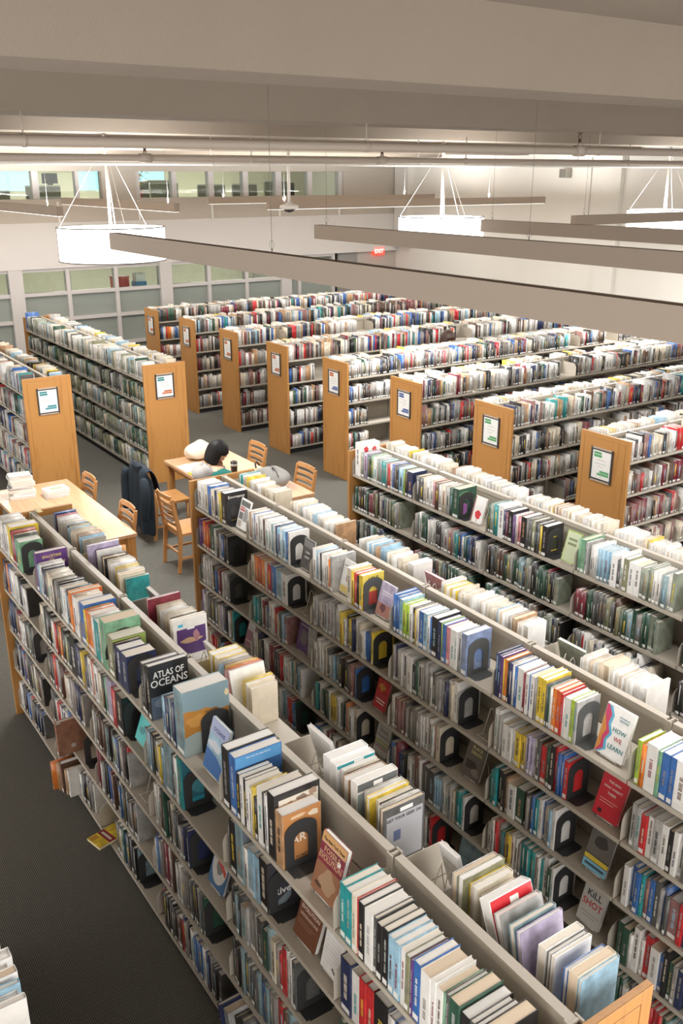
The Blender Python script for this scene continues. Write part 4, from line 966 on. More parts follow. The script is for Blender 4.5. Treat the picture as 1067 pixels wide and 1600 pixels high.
for y, nm, ca, cb in ((.035, 'far left', (.04, .24, .26), (.05, .26, .32)), (1.640, 'left aisle', (.04, .24, .26), (.50, .16, .06))):
    sign(T(-4.99+.0285, y+DP/2-.01, 1.367) @ MS_L, ca, cb, 'black framed sign on wooden end of the %s bookcase' % nm)

# ------------------------------------------------------------------ tables and chairs
def table(loc, lx, ly, label):
    """lx along x, ly along y, origin at the centre of the footprint"""
    t = empty('reading_table', loc); tag(t, label, 'table', 'maple reading tables')
    mb = MB(); mb.box(-lx/2, -ly/2, .70, lx/2, ly/2, .738); bevel(mb.build('table_top', WOOD_T, t), .004)
    mb = MB(); a = .07
    mb.box(-lx/2+a, -ly/2+a, .62, lx/2-a, -ly/2+a+.022, .6995); mb.box(-lx/2+a, ly/2-a-.022, .62, lx/2-a, ly/2-a, .6995)
    mb.box(-lx/2+a, -ly/2+a+.022, .62, -lx/2+a+.022, ly/2-a-.022, .6995); mb.box(lx/2-a-.022, -ly/2+a+.022, .62, lx/2-a, ly/2-a-.022, .6995)
    mb.build('apron', WOOD, t)
    for sx in (-1, 1):
        for sy in (-1, 1):
            mb = MB(); cx, cy = sx*(lx/2-.055), sy*(ly/2-.055); g = .04
            mb.box(cx-g, cy-g, 0, cx+g, cy+g, .6995); bevel(mb.build('leg', WOOD, t), .004)
    return t
table((-2.52, -.415, 0), 2.13, .88, 'maple table at left edge carrying the stack of white books')
table((-2.58, 1.71, 0), 2.13, .88, 'maple table where the reader sits, holding papers, bag and tumbler')
def chair(loc, rz, label):
    """seat front towards +y, back at -y"""
    c = empty('wooden_chair', loc, (0, 0, rz)); tag(c, label, 'chair', 'ladder-back wooden chairs')
    w, d = .43, .42
    mb = MB()
    n = 8                                                      # slightly dished seat
    vs = []; fs = []
    for i in range(n+1):
        for j in range(n+1):
            u, v = i/n*2-1, j/n*2-1
            vs.append((u*w/2*(1-.04*(1-v)/2), v*d/2, .452-.012*(1-u*u)*(1-v*v)))
    for i in range(n):
        for j in range(n):
            a = i*(n+1)+j; fs.append((a, a+n+1, a+n+2, a+1))
    k = len(vs)
    vs += [(x, y, z-.028) for x, y, z in vs[:]]
    fs += [tuple(k+q for q in reversed(f)) for f in fs[:]]
    rim = [i*(n+1) for i in range(n+1)]+[n*(n+1)+j for j in range(1, n+1)]+[i*(n+1)+n for i in range(n-1, -1, -1)]+[j for j in range(n-1, 0, -1)]
    for i in range(len(rim)):
        a, b = rim[i], rim[(i+1) % len(rim)]; fs.append((a, k+a, k+b, b))
    mb.add(vs, fs, 0, False); o = mb.build('seat', WOOD_C, c)
    bm = bmesh.new(); bm.from_mesh(o.data); bmesh.ops.recalc_face_normals(bm, faces=bm.faces); bm.to_mesh(o.data); bm.free()
    for sx in (-1, 1):
        mb = MB(); x = sx*(w/2-.028)
        mb.tube([(x, d/2-.03, 0), (x, d/2-.03, .425)], [.015, .020], 8); mb.build('leg', WOOD_C, c)
        mb = MB(); xb = sx*(w/2-.02)                           # rear leg runs up into the back post
        def bar(p, q, a, b):
            vs = []
            for z, y, s in ((p[2], p[1], a), (q[2], q[1], b)):
                vs += [(p[0]-s*.5, y-s*.75, z), (p[0]+s*.5, y-s*.75, z), (p[0]+s*.5, y+s*.75, z), (p[0]-s*.5, y+s*.75, z)]
            mb.add(vs, [(0, 3, 2, 1), (4, 5, 6, 7), (0, 1, 5, 4), (1, 2, 6, 5), (2, 3, 7, 6), (3, 0, 4, 7)])
        bar((xb, -d/2-.05, 0), (xb, -d/2-.012, .43), .026, .032); bar((xb, -d/2-.012, .43), (xb, -d/2-.085, .86), .032, .024)
        bevel(mb.build('leg', WOOD_C, c), .004)
    for k in range(5):
        z = .53+k*.075; hh = .052 if k == 4 else .036
        y = -d/2-.012-.073*((z+hh/2-.43)/.43); n = 10
        vs = []; fs = []
        for i in range(n+1):
            u = i/n*2-1; yy = y-.022*(1-u*u); x = u*(w/2-.033)
            for dz, dy in ((0, 0), (0, .014), (hh, .010-.006), (hh, -.008)): vs.append((x, yy+dy, z+dz))
        for i in range(n):
            a = i*4; b = a+4
            fs += [(a, b, b+1, a+1), (a+1, b+1, b+2, a+2), (a+2, b+2, b+3, a+3), (a+3, b+3, b, a)]
        fs += [(0, 1, 2, 3), (4*n+3, 4*n+2, 4*n+1, 4*n)]
        mb = MB(); mb.add(vs, fs, 0, False); o = mb.build('slat', WOOD_C, c)
        bm = bmesh.new(); bm.from_mesh(o.data); bmesh.ops.recalc_face_normals(bm, faces=bm.faces); bm.to_mesh(o.data); bm.free()
    mb = MB()
    mb.box(-w/2+.04, -d/2-.03, .20, w/2-.04, -d/2-.012, .225); mb.build('stretcher', WOOD_C, c)
    for sx in (-1, 1):
        mb = MB(); x = sx*(w/2-.024); mb.box(x-.008, -d/2-.01, .15, x+.008, d/2-.045, .175); mb.build('stretcher', WOOD_C, c)
    mb = MB(); mb.box(-w/2+.045, d/2-.038, .385, w/2-.045, d/2-.022, .423); mb.box(-w/2+.03, -d/2+.0, .385, w/2-.03, -d/2+.016, .423); mb.build('seat_rail', WOOD_C, c)
    return c
CA = chair((-3.11, 1.055, 0), 0, 'wooden chair with a navy coat hung over its back')
CB = chair((-2.065, .885, 0), 0, "ladder-back wooden chair seen from behind, the reader's seat")
chair((-3.24, 2.10, 0), math.pi, 'wooden chair on far side of the reading table, left one of two')
chair((-2.08, 2.10, 0), math.pi, 'wooden chair on far side of the reading table, right one of two')
chair((-3.13, -.145, 0), math.pi, 'wooden chair tucked at right side of left table, farther one')
chair((-1.95, -.155, 0), math.pi, 'wooden chair tucked at right side of left table, nearer one')
# ------------------------------------------------------------------ cloth helpers
def cloth(name, pts, rows, m, parent=None, thick=.012, sub=2):
    """pts: grid of points rows x n -> a smooth thick sheet"""
    n = len(pts)//rows
    fs = [(i*n+j, i*n+j+1, (i+1)*n+j+1, (i+1)*n+j) for i in range(rows-1) for j in range(n-1)]
    me = bpy.data.meshes.new(name); me.from_pydata([tuple(p) for p in pts], [], fs); me.materials.append(m)
    me.polygons.foreach_set('use_smooth', [True]*len(fs))
    o = link(name, me, parent)
    s = o.modifiers.new('thickness', 'SOLIDIFY'); s.thickness = thick; s.offset = 0
    d = o.modifiers.new('smooth', 'SUBSURF'); d.levels = sub; d.render_levels = sub
    return o
def fold_noise(i, j, k=1.0): return k*(math.sin(i*1.7+j*.6)*.5+math.sin(j*2.3-i*.9+1.3)*.5)
NAVY = mat('navy_coat_cloth', (.012, .022, .034), .85, noise=.3, nscale=14, bump=.2, bscale=200)
coat = empty('coat', (-3.11, .757, 0)); tag(coat, 'navy blue coat draped over the back of a wooden chair', 'coat')
pts = []
prof = [(-.085, .13, .25), (-.088, .30, .275), (-.082, .48, .285), (-.074, .66, .28), (-.068, .80, .268), (-.058, .905, .25), (.02, .925, .245), (.088, .82, .24), (.115, .68, .235), (.142, .56, .23)]
rows = len(prof)
for i, (y, z, hw) in enumerate(prof):
    for j in range(13):
        u = j/12*2-1
        dz = (-.10*abs(u)**2*(1 if i < 3 else .2))+(.06*math.sin(j*1.3)+.03*math.sin(j*2.9) if i == 0 else .012*math.sin(j*2.1+i))
        pts.append((u*hw, y+.020*math.sin(j*1.7+i*.35+.6*math.sin(i*.9))*(1 if i < 5 else .3)+(.10*max(0, (abs(u)-.80)/.20)**1.3 if i < 5 else 0), z+dz))
cloth('coat_body', pts, rows, NAVY, coat, .016)
for sx in (-1, 1):
    mb = MB(); mb.tube([(sx*.25, -.08, .83), (sx*.30, -.085, .70), (sx*.30, -.09, .52), (sx*.285, -.11, .36), (sx*.275, -.105, .30)], [.05, .062, .058, .05, .046], 12)
    o = mb.build('sleeve', NAVY, coat); d = o.modifiers.new('smooth', 'SUBSURF'); d.levels = 1; d.render_levels = 2
pts = []
for i in range(4):
    for j in range(9):
        a = math.pi*(j/8); rr = .12-.012*i
        pts.append((rr*math.cos(a)*1.1, -.035-rr*.5*math.sin(a)+.004*i, .925-.035*i+.01*math.sin(j*2)))
cloth('coat_collar', pts, 4, NAVY, coat, .014)
# ------------------------------------------------------------------ things on the tables
stk = [(.27, .20, .032), (.25, .185, .03), (.262, .19, .034), (.245, .18, .026), (.25, .19, .034), (.24, .175, .030), (.25, .185, .034), (.235, .17, .022)]
z = .740
for k, (w, d, t) in enumerate(stk):
    a = R(-4+rnd.uniform(-7, 7))
    loose_book('%s white book from the bottom in the stack on left table' % numword(k+1), T(-3.36+rnd.uniform(-.015, .015), -.70+rnd.uniform(-.015, .015), z) @ Matrix.Rotation(R(90)+a, 4, 'Z') @ T(0, -d, 0), w, d, t, 'wcws'[k % 4] if k != 3 else 'g')
    z += t+.0012
z = .740
for k in range(3):
    loose_book('%s white book from the bottom in the low pile beside the tall stack' % numword(k+1), T(-3.17+.006*k, -.40, z) @ Matrix.Rotation(R(88+3*k), 4, 'Z') @ T(0, -.21, 0), .25, .20, .026, 'W',
               [('r', .06, .05, .20, .15, (.30, .36, .24)), ('r', .03, .17, .21, .18, (.6, .6, .58))] if k == 2 else ())
    z += .0272
# papers, pad, bag, tumbler, backpack on the reading table
ob = empty('open_binder', (-3.155, 1.46, .7395)); tag(ob, 'open white binder of papers on the reading table beside the cream bag', 'papers')
pts = []
for i in range(7):
    for j in range(9):
        u = j/8*2-1
        pts.append(((i/6-.5)*.29, u*.165, .004+.018*math.exp(-((abs(u)-.35)**2)/.05)*(1 if abs(u) > .05 else .3)))
cloth('open_pages', pts, 7, PAPER, ob, .003, 1)
mb = MB(); mb.box(-.148, -.175, 0, .148, .175, .003); mb.build('binder_cover', mat('binder_cover', (.5, .52, .54), .5), ob)
pd = empty('note_pad', (-2.87, 1.37, .7395)); tag(pd, 'yellow-green note pad at the table edge next to the binder', 'note pad')
mb = MB(); mb.box(-.10, -.07, 0, .10, .07, .014); mb.build('pad_sheets', mat('pad_yellow', (.55, .62, .05), .7), pd, None, (0, 0, .25))
mb = MB(); mb.box(-.10, .07, 0, .10, .085, .015); mb.build('pad_binding', mat('pad_binding', (.35, .3, .25), .6), pd, None, (0, 0, .25))
CANV = mat('cream_canvas', (.72, .64, .52), .9, noise=.06, nscale=20, bump=.3, bscale=220)
def sack(name, parent, m, cx, cy, rx, ry, rz_, z0, seed, nu=20, nv=12, squash=.75):
    r = random.Random(seed); vs = []; fs = []
    ph = [(r.randint(2, 5), r.uniform(0, 6.28), r.uniform(.03, .09)) for _ in range(5)]
    for i in range(nv+1):
        t = math.pi*i/nv
        for j in range(nu):
            a = 2*math.pi*j/nu
            k = 1+sum(am*math.sin(f*a+p+i*.5) for f, p, am in ph)
            x = rx*math.sin(t)**.7*math.cos(a)*k; y = ry*math.sin(t)**.7*math.sin(a)*k
            zz = rz_*(1-math.cos(t))/2*(1+.12*math.sin(2*a+seed))
            vs.append((cx+x, cy+y, z0+max(0.0, zz)))
    for i in range(nv):
        for j in range(nu): fs.append((i*nu+j, i*nu+(j+1) % nu, (i+1)*nu+(j+1) % nu, (i+1)*nu+j))
    mb = MB(); mb.add(vs, fs, 0, True); o = mb.build(name, m, parent)
    d = o.modifiers.new('smooth', 'SUBSURF'); d.levels = 1; d.render_levels = 2
    return o
tb = empty('tote_bag', (-3.47, 1.66, .7395)); tag(tb, 'slumped cream canvas bag behind the reader\'s head on the table', 'bag')
sack('bag_body', tb, CANV, 0, 0, .150, .19, .21, .001, 3)
mb = MB(); mb.tube([(.05, .08, .17), (.13, .16, .14), (.17, .22, .04), (.13, .26, .012), (.04, .20, .06)], .010, 8); mb.build('bag_handle', CANV, tb)
tm = empty('tumbler', (-2.50, 1.66, .7385)); tag(tm, 'dark brown tumbler with a pale band standing right of the reader', 'tumbler')
DKB = mat('tumbler_dark', (.018, .010, .008), .25, coat=.4)
mb = MB(); mb.lathe([(.001, 0), (.034, 0), (.036, .01), (.041, .15), (.041, .17)], 24); mb.build('cup', DKB, tm)
mb = MB(); mb.lathe([(.0415, .155), (.0435, .157), (.0435, .178), (.0415, .18)], 24); mb.build('band', mat('tumbler_band', (.5, .5, .5), .3, .5), tm)
mb = MB(); mb.lathe([(.041, .18), (.041, .20), (.036, .207), (.001, .208)], 24); mb.build('lid', DKB, tm)
GREYC = mat('grey_canvas', (.27, .265, .25), .9, noise=.06, nscale=18, bump=.3, bscale=240)
DKC = mat('dark_canvas', (.02, .022, .03), .85)
bp = empty('backpack', (-2.02, 1.90, .7395)); tag(bp, 'grey backpack with dark pocket lying at right end of the reading table', 'backpack')
sack('backpack_body', bp, GREYC, 0, 0, .27, .16, .20, .001, 11)
sack('front_pocket', bp, DKC, -.17, -.11, .13, .06, .11, .02, 5)
mb = MB(); mb.tube([(-.26, -.02, .17), (-.28, -.05, .22), (-.24, -.09, .21), (-.20, -.10, .17)], .009, 8); mb.build('carry_loop', DKC, bp)
mb = MB(); mb.tube([(-.15, .02, .205), (.0, .0, .212), (.14, -.03, .20), (.22, -.05, .16)], .005, 6); mb.build('zip', DKC, bp)
# things on the end of the nearest bookcase
st = empty('paper_slip', (.055, S1Y+DP/2+.03, CH+.016)); tag(st, 'yellow paper slip draped over the end of the nearest bookcase', 'note')
cloth('slip_sheet', [(x, y, z) for x, z in ((-.06, .0045), (-.02, .0065), (.02, .007), (.05, .006), (.06, .0045)) for y in (-.02, 0, .02)], 5, mat('slip_yellow', (.72, .6, .3), .7), st, .0012, 1)

# ------------------------------------------------------------------ people
SKIN = mat('skin', (.58, .33, .22), .5, spec=.4)
HAIR = mat('black_hair', (.006, .0055, .006), .55, spec=.25)
TEALC = mat('teal_cloth', (.005, .12, .10), .85, bump=.2, bscale=150)
HOODC = mat('heather_grey_cloth', (.36, .35, .34), .95, noise=.08, nscale=40, bump=.3, bscale=250)
def skin_body(name, joints, bones, root, m, parent, sub=2):
    ids = {k: i for i, k in enumerate(joints)}
    me = bpy.data.meshes.new(name)
    me.from_pydata([joints[k][0] for k in joints], [(ids[a], ids[b]) for a, b in bones], [])
    o = link(name, me, parent); me.materials.append(m)
    md = o.modifiers.new('skin', 'SKIN'); md.use_smooth_shade = True
    if not me.skin_vertices: me.skin_vertices.new()
    for k, i in ids.items():
        r = joints[k][1]; sv = me.skin_vertices[0].data[i]
        sv.radius = r if isinstance(r, tuple) else (r, r); sv.use_root = (k == root)
    d = o.modifiers.new('sub', 'SUBSURF'); d.levels = sub; d.render_levels = sub
    return o
def hand(name, parent, wrist, d, up, side, curl=.5, s=1.0, m=None):
    """five-finger hand from the wrist along d; up is the back of the hand; side +1 puts the thumb along d x up"""
    d = Vector(d).normalized(); up = (Vector(up)-Vector(up).dot(d)*d).normalized(); sd = d.cross(up)*side
    w = Vector(wrist); J = {}; B = []
    J['w'] = (w, .024*s); J['p'] = (w+d*.05*s, (.036*s, .016*s)); B.append(('w', 'p'))
    for k, (off, ln) in enumerate(((.030, .068), (.010, .076), (-.010, .070), (-.029, .056))):
        base = w+d*.088*s+sd*off*s
        J['b%d' % k] = (base, .0105*s); B.append(('p', 'b%d' % k))
        p = base; ang = 0
        for q, fr in enumerate((.45, .30, .25)):
            ang += curl*(.35+.25*q); v = d*math.cos(ang)-up*math.sin(ang)
            p = p+v*ln*fr*s; J['f%d%d' % (k, q)] = (p, (.0092-.0011*q)*s)
            B.append(('b%d' % k if q == 0 else 'f%d%d' % (k, q-1), 'f%d%d' % (k, q)))
    t0 = w+d*.03*s+sd*.030*s; J['t0'] = (t0, .014*s); B.append(('w', 't0'))
    t1 = t0+(d*.7+sd*.7-up*.15).normalized()*.034*s; J['t1'] = (t1, .0108*s); B.append(('t0', 't1'))
    t2 = t1+(d*.92+sd*.25-up*.3*curl).normalized()*.028*s; J['t2'] = (t2, .0088*s); B.append(('t1', 't2'))
    return skin_body(name, J, B, 'w', m or SKIN, parent, 2)
def head_parts(person, M, hair_style):
    """head centred at the origin facing +y, about .23 high; M places it"""
    bm = bmesh.new(); bmesh.ops.create_uvsphere(bm, u_segments=32, v_segments=24, radius=1)
    for v in bm.verts:
        x, y, z = v.co
        jaw = 1-.30*max(0, -z)**1.3
        v.co = Vector((x*.074*jaw, y*.094*(1-.08*max(0, -z))+.006*(z < 0)*(-z), z*.116))
        if y > .5 and z < -.5: v.co.y += .008*(1-abs(x))                     # chin
        if y > .3 and -.1 < z < .25 and abs(abs(x)-.42) < .22: v.co.y -= .006    # eye sockets
    for dx, dz, ry, rr in ((0, -.012, .1, .014), (0, .008, .094, .010)):
        for v in bm.verts:
            q = (v.co.x-dx)**2+(v.co.z-dz)**2
            if v.co.y > 0: v.co.y += .017*math.exp(-q/(rr*rr*1.2))*(1 if dz < 0 else .5)     # nose
    me = bpy.data.meshes.new('head'); bm.to_mesh(me); bm.free(); me.materials.append(SKIN)
    me.polygons.foreach_set('use_smooth', [True]*len(me.polygons))
    o = link('head', me, person); o.matrix_local = M
    mb = MB()
    for s in (-1, 1):
        mb.add(*ellip((s*.031, .083, .012), (.0125, .006, .007)), 0, True); mb.add(*ellip((s*.031, .0885, .012), (.0052, .0028, .0052)), 1, True)
    e = mb.build('eyes', [mat('eye_white', (.75, .74, .72), .3), mat('eye_dark', (.02, .012, .008), .2)], o)
    mb = MB(); mb.add(*ellip((0, .0885, -.052), (.022, .007, .0055)), 0, True); mb.add(*ellip((0, .0875, -.061), (.018, .007, .0055)), 0, True)
    mb.build('mouth', mat('lips', (.42, .14, .12), .45), o)
    mb = MB()
    for s in (-1, 1): mb.add(*ellip((s*.076, -.004, -.004), (.010, .020, .031)), 0, True)
    mb.build('ears', SKIN, o)
    mb = MB()
    for s in (-1, 1): mb.tube([(s*.015, .094, .031), (s*.032, .092, .036), (s*.048, .081, .031)], [.003, .004, .0025], 6)
    mb.build('eyebrows', HAIR, o)
    # hair: cap with strands combed down to a bob, open at the face
    vs = []; fs = []; nu, nv = 72, 20
    for i in range(nv+1):
        f = i/nv
        for j in range(nu):
            a = 2*math.pi*j/nu; cy = math.sin(a)                          # +1 at the front
            face = max(0.0, (cy-.42)/.58)
            low = hair_style['len']*(1-face)+hair_style['fringe']*face
            if cy > .42: low = hair_style['fringe']+(hair_style['len']-hair_style['fringe'])*max(0, 1-(cy-.42)/.14)
            th = f*math.pi*.5
            if f < .5:
                t = f/.5*math.pi*.5; r = math.sin(t); zc = .131*math.cos(t)
            else:
                g = (f-.5)/.5; r = 1+.05*math.sin(g*math.pi)-.10*g*g; zc = low*g
            st = 1+.012*math.sin(j*5.0+i*.2)+.014*math.sin(j*2.0+1)
            vs.append((r*.092*st*math.cos(a), r*.110*st*math.sin(a)-.006, zc))
    for i in range(nv):
        for j in range(nu): fs.append((i*nu+j, i*nu+(j+1) % nu, (i+1)*nu+(j+1) % nu, (i+1)*nu+j))
    mb = MB(); mb.add(vs, fs, 0, True); h = mb.build('hair', hair_style['m'], o)
    s = h.modifiers.new('thick', 'SOLIDIFY'); s.thickness = .014; s.offset = -1
    return o
def ellip(c, r, n=14):
    vs = []; fs = []
    for i in range(n+1):
        t = math.pi*i/n
        for j in range(n): a = 2*math.pi*j/n; vs.append((c[0]+r[0]*math.sin(t)*math.cos(a), c[1]+r[1]*math.sin(t)*math.sin(a), c[2]+r[2]*math.cos(t)))
    for i in range(n):
        for j in range(n): fs.append((i*n+j, i*n+(j+1) % n, (i+1)*n+(j+1) % n, (i+1)*n+j))
    return vs, fs
TROU = mat('dark_trousers', (.03, .035, .05), .85)
SHOE = mat('dark_shoe', (.03, .03, .03), .6)
# the reader: sits on the chair's front half, leaning onto the table, head turned down to the right
P = empty('person', (-2.065, 1.05, 0)); tag(P, 'seated person with black bob and teal top reading at the table', 'person')
J = {'pel': ((0, .02, .57), (.155, .10)), 'wa': ((0, .04, .70), (.135, .09)), 'ch': ((-.01, .10, .85), (.15, .095)), 'sh': ((-.02, .165, .985), (.13, .07)),
     'nk': ((-.04, .19, 1.06), .052), 'hd': ((-.05, .215, 1.12), .05),
     'sr': ((.165, .235, .985), .066), 'er': ((.275, .37, .82), .046), 'wr': ((.11, .50, .787), .029),
     'sl': ((-.195, .165, .965), .062), 'el': ((-.27, .37, .803), .044), 'wl': ((-.11, .50, .787), .029),
     'hr': ((.095, .05, .558), .085), 'kr': ((.115, .42, .525), .060), 'ar': ((.115, .38, .10), .042), 'tr': ((.12, .52, .045), (.04, .03)),
     'hl': ((-.095, .05, .558), .085), 'kl': ((-.115, .42, .525), .060), 'al': ((-.115, .38, .10), .042), 'tl': ((-.12, .52, .045), (.04, .03))}
BN = [('pel', 'wa'), ('wa', 'ch'), ('ch', 'sh'), ('sh', 'nk'), ('nk', 'hd'), ('sh', 'sr'), ('sr', 'er'), ('er', 'wr'), ('sh', 'sl'), ('sl', 'el'), ('el', 'wl'),
      ('pel', 'hr'), ('hr', 'kr'), ('kr', 'ar'), ('ar', 'tr'), ('pel', 'hl'), ('hl', 'kl'), ('kl', 'al'), ('al', 'tl')]
body = skin_body('body', J, BN, 'pel', SKIN, P)
JT = {k: (J[k][0], tuple(q+.008 for q in (J[k][1] if isinstance(J[k][1], tuple) else (J[k][1],)*2))) for k in ('pel', 'wa', 'ch', 'sh', 'sr', 'er', 'sl', 'el')}
JT['wr2'] = ((.135, .48, .789), (.038, .036)); JT['wl2'] = ((-.135, .48, .789), (.038, .036)); JT['nk2'] = ((-.035, .18, 1.03), (.066, .06))
skin_body('top', JT, [('pel', 'wa'), ('wa', 'ch'), ('ch', 'sh'), ('sh', 'nk2'), ('sh', 'sr'), ('sr', 'er'), ('er', 'wr2'), ('sh', 'sl'), ('sl', 'el'), ('el', 'wl2')], 'pel', TEALC, P)
JL = {k: (J[k][0], tuple(q+.007 for q in (J[k][1] if isinstance(J[k][1], tuple) else (J[k][1],)*2))) for k in ('pel', 'hr', 'kr', 'ar', 'hl', 'kl', 'al')}
JL['pel'] = ((0, .02, .56), (.155, .095))
skin_body('trousers', JL, [('pel', 'hr'), ('hr', 'kr'), ('kr', 'ar'), ('pel', 'hl'), ('hl', 'kl'), ('kl', 'al')], 'pel', TROU, P)
for s in (-1, 1):
    mb = MB(); mb.add(*ellip((s*.12, .45, .045), (.045, .13, .044)), 0, True); mb.build('shoe', SHOE, P)
hand('hand', P, (.11, .50, .787), (-.6, .75, -.05), (0, 0, 1), 1, .5, .95)
hand('hand', P, (-.11, .50, .787), (.6, .75, -.05), (0, 0, 1), -1, .5, .95)
head_parts(P, T(-.075, .235, 1.205) @ Matrix.Rotation(R(-42), 4, 'Z') @ Matrix.Rotation(R(-20), 4, 'X'), dict(len=-.135, fringe=.040, m=HAIR))
sack('grey_hood', P, HOODC, -.085, .06, .150, .125, .19, .90, 8)
# a second reader stands in an aisle between the long bookcases, only the crown shows
Q = empty('person', (-4.62, 6.62, 0)); tag(Q, 'standing person whose brown hair just shows above far bookshelves', 'person')
BRH = mat('brown_hair', (.045, .02, .012), .5)
J2 = {'pel': ((0, 0, .93), (.15, .10)), 'wa': ((0, 0, 1.08), (.13, .09)), 'ch': ((0, 0, 1.26), (.155, .10)), 'sh': ((0, 0, 1.395), (.12, .07)), 'nk': ((0, .01, 1.47), .052), 'hd': ((0, .02, 1.53), .05),
      'sr': ((.18, 0, 1.375), .058), 'er': ((.22, -.01, 1.10), .043), 'wr': ((.20, .12, .88), .028), 'sl': ((-.18, 0, 1.375), .058), 'el': ((-.22, -.01, 1.10), .043), 'wl': ((-.20, .12, .88), .028),
      'hr': ((.09, 0, .88), .085), 'kr': ((.095, .01, .48), .06), 'ar': ((.095, -.02, .09), .04), 'tr': ((.10, .12, .04), (.04, .03)), 'hl': ((-.09, 0, .88), .085), 'kl': ((-.095, .01, .48), .06), 'al': ((-.095, -.02, .09), .04), 'tl': ((-.10, .12, .04), (.04, .03))}
skin_body('body', J2, BN, 'pel', SKIN, Q)
JT = {k: (J2[k][0], tuple(q+.008 for q in (J2[k][1] if isinstance(J2[k][1], tuple) else (J2[k][1],)*2))) for k in ('pel', 'wa', 'ch', 'sh', 'sr', 'er', 'sl', 'el')}
skin_body('top', JT, [('pel', 'wa'), ('wa', 'ch'), ('ch', 'sh'), ('sh', 'sr'), ('sr', 'er'), ('sh', 'sl'), ('sl', 'el')], 'pel', HOODC, Q)
JL = {k: (J2[k][0], tuple(q+.007 for q in (J2[k][1] if isinstance(J2[k][1], tuple) else (J2[k][1],)*2))) for k in ('pel', 'hr', 'kr', 'ar', 'hl', 'kl', 'al')}
skin_body('trousers', JL, [('pel', 'hr'), ('hr', 'kr'), ('kr', 'ar'), ('pel', 'hl'), ('hl', 'kl'), ('kl', 'al')], 'pel', TROU, Q)
for s in (-1, 1):
    mb = MB(); mb.add(*ellip((s*.10, .05, .045), (.045, .13, .044)), 0, True); mb.build('shoe', SHOE, Q)
    hand('hand', Q, (s*.20, .12, .88), (0, .4, -.9), (0, .9, .4), s, .5, .95)
head_parts(Q, T(0, .03, 1.625) @ Matrix.Rotation(R(-8), 4, 'X'), dict(len=-.10, fringe=.05, m=BRH))
Q.rotation_euler = (0, 0, R(-70))

# ------------------------------------------------------------------ room shell
X0, X1, Y0, Y1 = XW-4.2, 9.5, -9.0, YW
mb = MB(); mb.box(X0, -6.2, -.10, 7.0, Y1+.3, 0); struct("floor", mb, CARPET)
mb = MB()                                             # slab with joists along y
mb.box(XW-4.2, Y0, 4.79, X1, Y1+.3, 5.0)
for xr in (5.45, 2.93, -.08, -2.66, -5.45, -8.25, -11.05):
    hw, hs = .215, .45
    vs = [(xr-hw, Y0, 4.47), (xr+hw, Y0, 4.47), (xr+hs, Y0, 4.80), (xr-hs, Y0, 4.80)]
    vs += [(x, Y1+.3, z) for x, y, z in vs]
    mb.add(vs, [(0, 1, 2, 3), (7, 6, 5, 4), (0, 4, 5, 1), (1, 5, 6, 2), (2, 6, 7, 3), (3, 7, 4, 0)])
struct('ceiling', mb, CEIL)
# right hand wall with pilasters
mb = MB(); mb.box(XW-4.2, YW, 0, X1, YW+.25, 4.80)
struct('wall_right', mb, WALLB)
mb = MB(); mb.box(-5.98, YW-.10, 0, -5.50, YW-.001, 4.47); struct('trim_1', mb, WALLB)
mb = MB(); mb.box(XW+.02, YW-.16, 2.42, XW+.55, YW-.001, 4.47); struct('trim_2', mb, WALLB)
# far wall: glass front below, white spandrel, office windows above
mb = MB(); mb.box(XW-.30, Y0, 2.33, XW, YW-.001, 3.21); struct('wall_far', mb, WALLW)
mb = MB()
mb.box(XW-.28, Y0, 3.211, XW-.03, 9.9, 3.65)
mb.box(XW-.28, Y0, 4.17, XW-.02, YW-.001, 4.469); mb.box(XW-.28, 9.9, 3.211, XW-.02, YW-.001, 4.169)
mb.box(XW-.25, 4.02, 3.651, XW-.03, 4.74, 4.169)
struct('wall_upper', mb, WALLU)
for k, y in enumerate((-1.4, .3, 1.4, 3.065, 4.761, 6.443, 8.137, 9.768)):
    mb = MB(); mb.box(XW-.028, y-.02, 3.211, XW+.012, y+.02, 3.60); struct('trim_%d' % (k+3), mb, PIPEW)
# ground-floor glazing
pil = [(1.945, 2.219), (5.138, 5.41), (8.151, 8.43), (-1.3, -1.03)]
mul = [3.135, 4.16, 6.31, 7.255, 8.66, -.05, .98, 9.62, -2.3, -3.3]
mb = MB()
for a, b in pil: mb.box(XW-.20, a, 0, XW-.005, b, 2.329)
for y in mul: mb.box(XW-.17, y-.04, 0, XW-.03, y+.04, 2.329)
for z in (1.83, 1.31, .72, .12): mb.box(XW-.165, Y0, z-.035, XW-.04, 9.66, z+.035)
mb.box(XW-.165, Y0, 2.27, XW-.045, 9.66, 2.328)
win = empty('window_1', (0, 0, 0)); win['kind'] = 'structure'
mb.build('window_frame', FRAME, win)
ys = sorted([Y0]+[q for p in pil for q in p]+mul+[9.66])
for lo, hi, m, nm in ((1.865, 2.27, GLASS, 'clear_pane'), (1.345, 1.795, FROST, 'frosted_pane'), (.755, 1.275, FROST, 'frosted_pane'), (.155, .685, FROST, 'frosted_pane')):
    mb = MB(); mb.box(XW-.115, Y0+.02, lo, XW-.105, 9.62, hi); mb.build(nm, m, win)
mb = MB()
for y in mul[:7]: mb.box(XW-.16, y+.041, 1.35, XW-.116, y+.075, 2.26)
mb.build('window_gasket', FRAME_D, win)
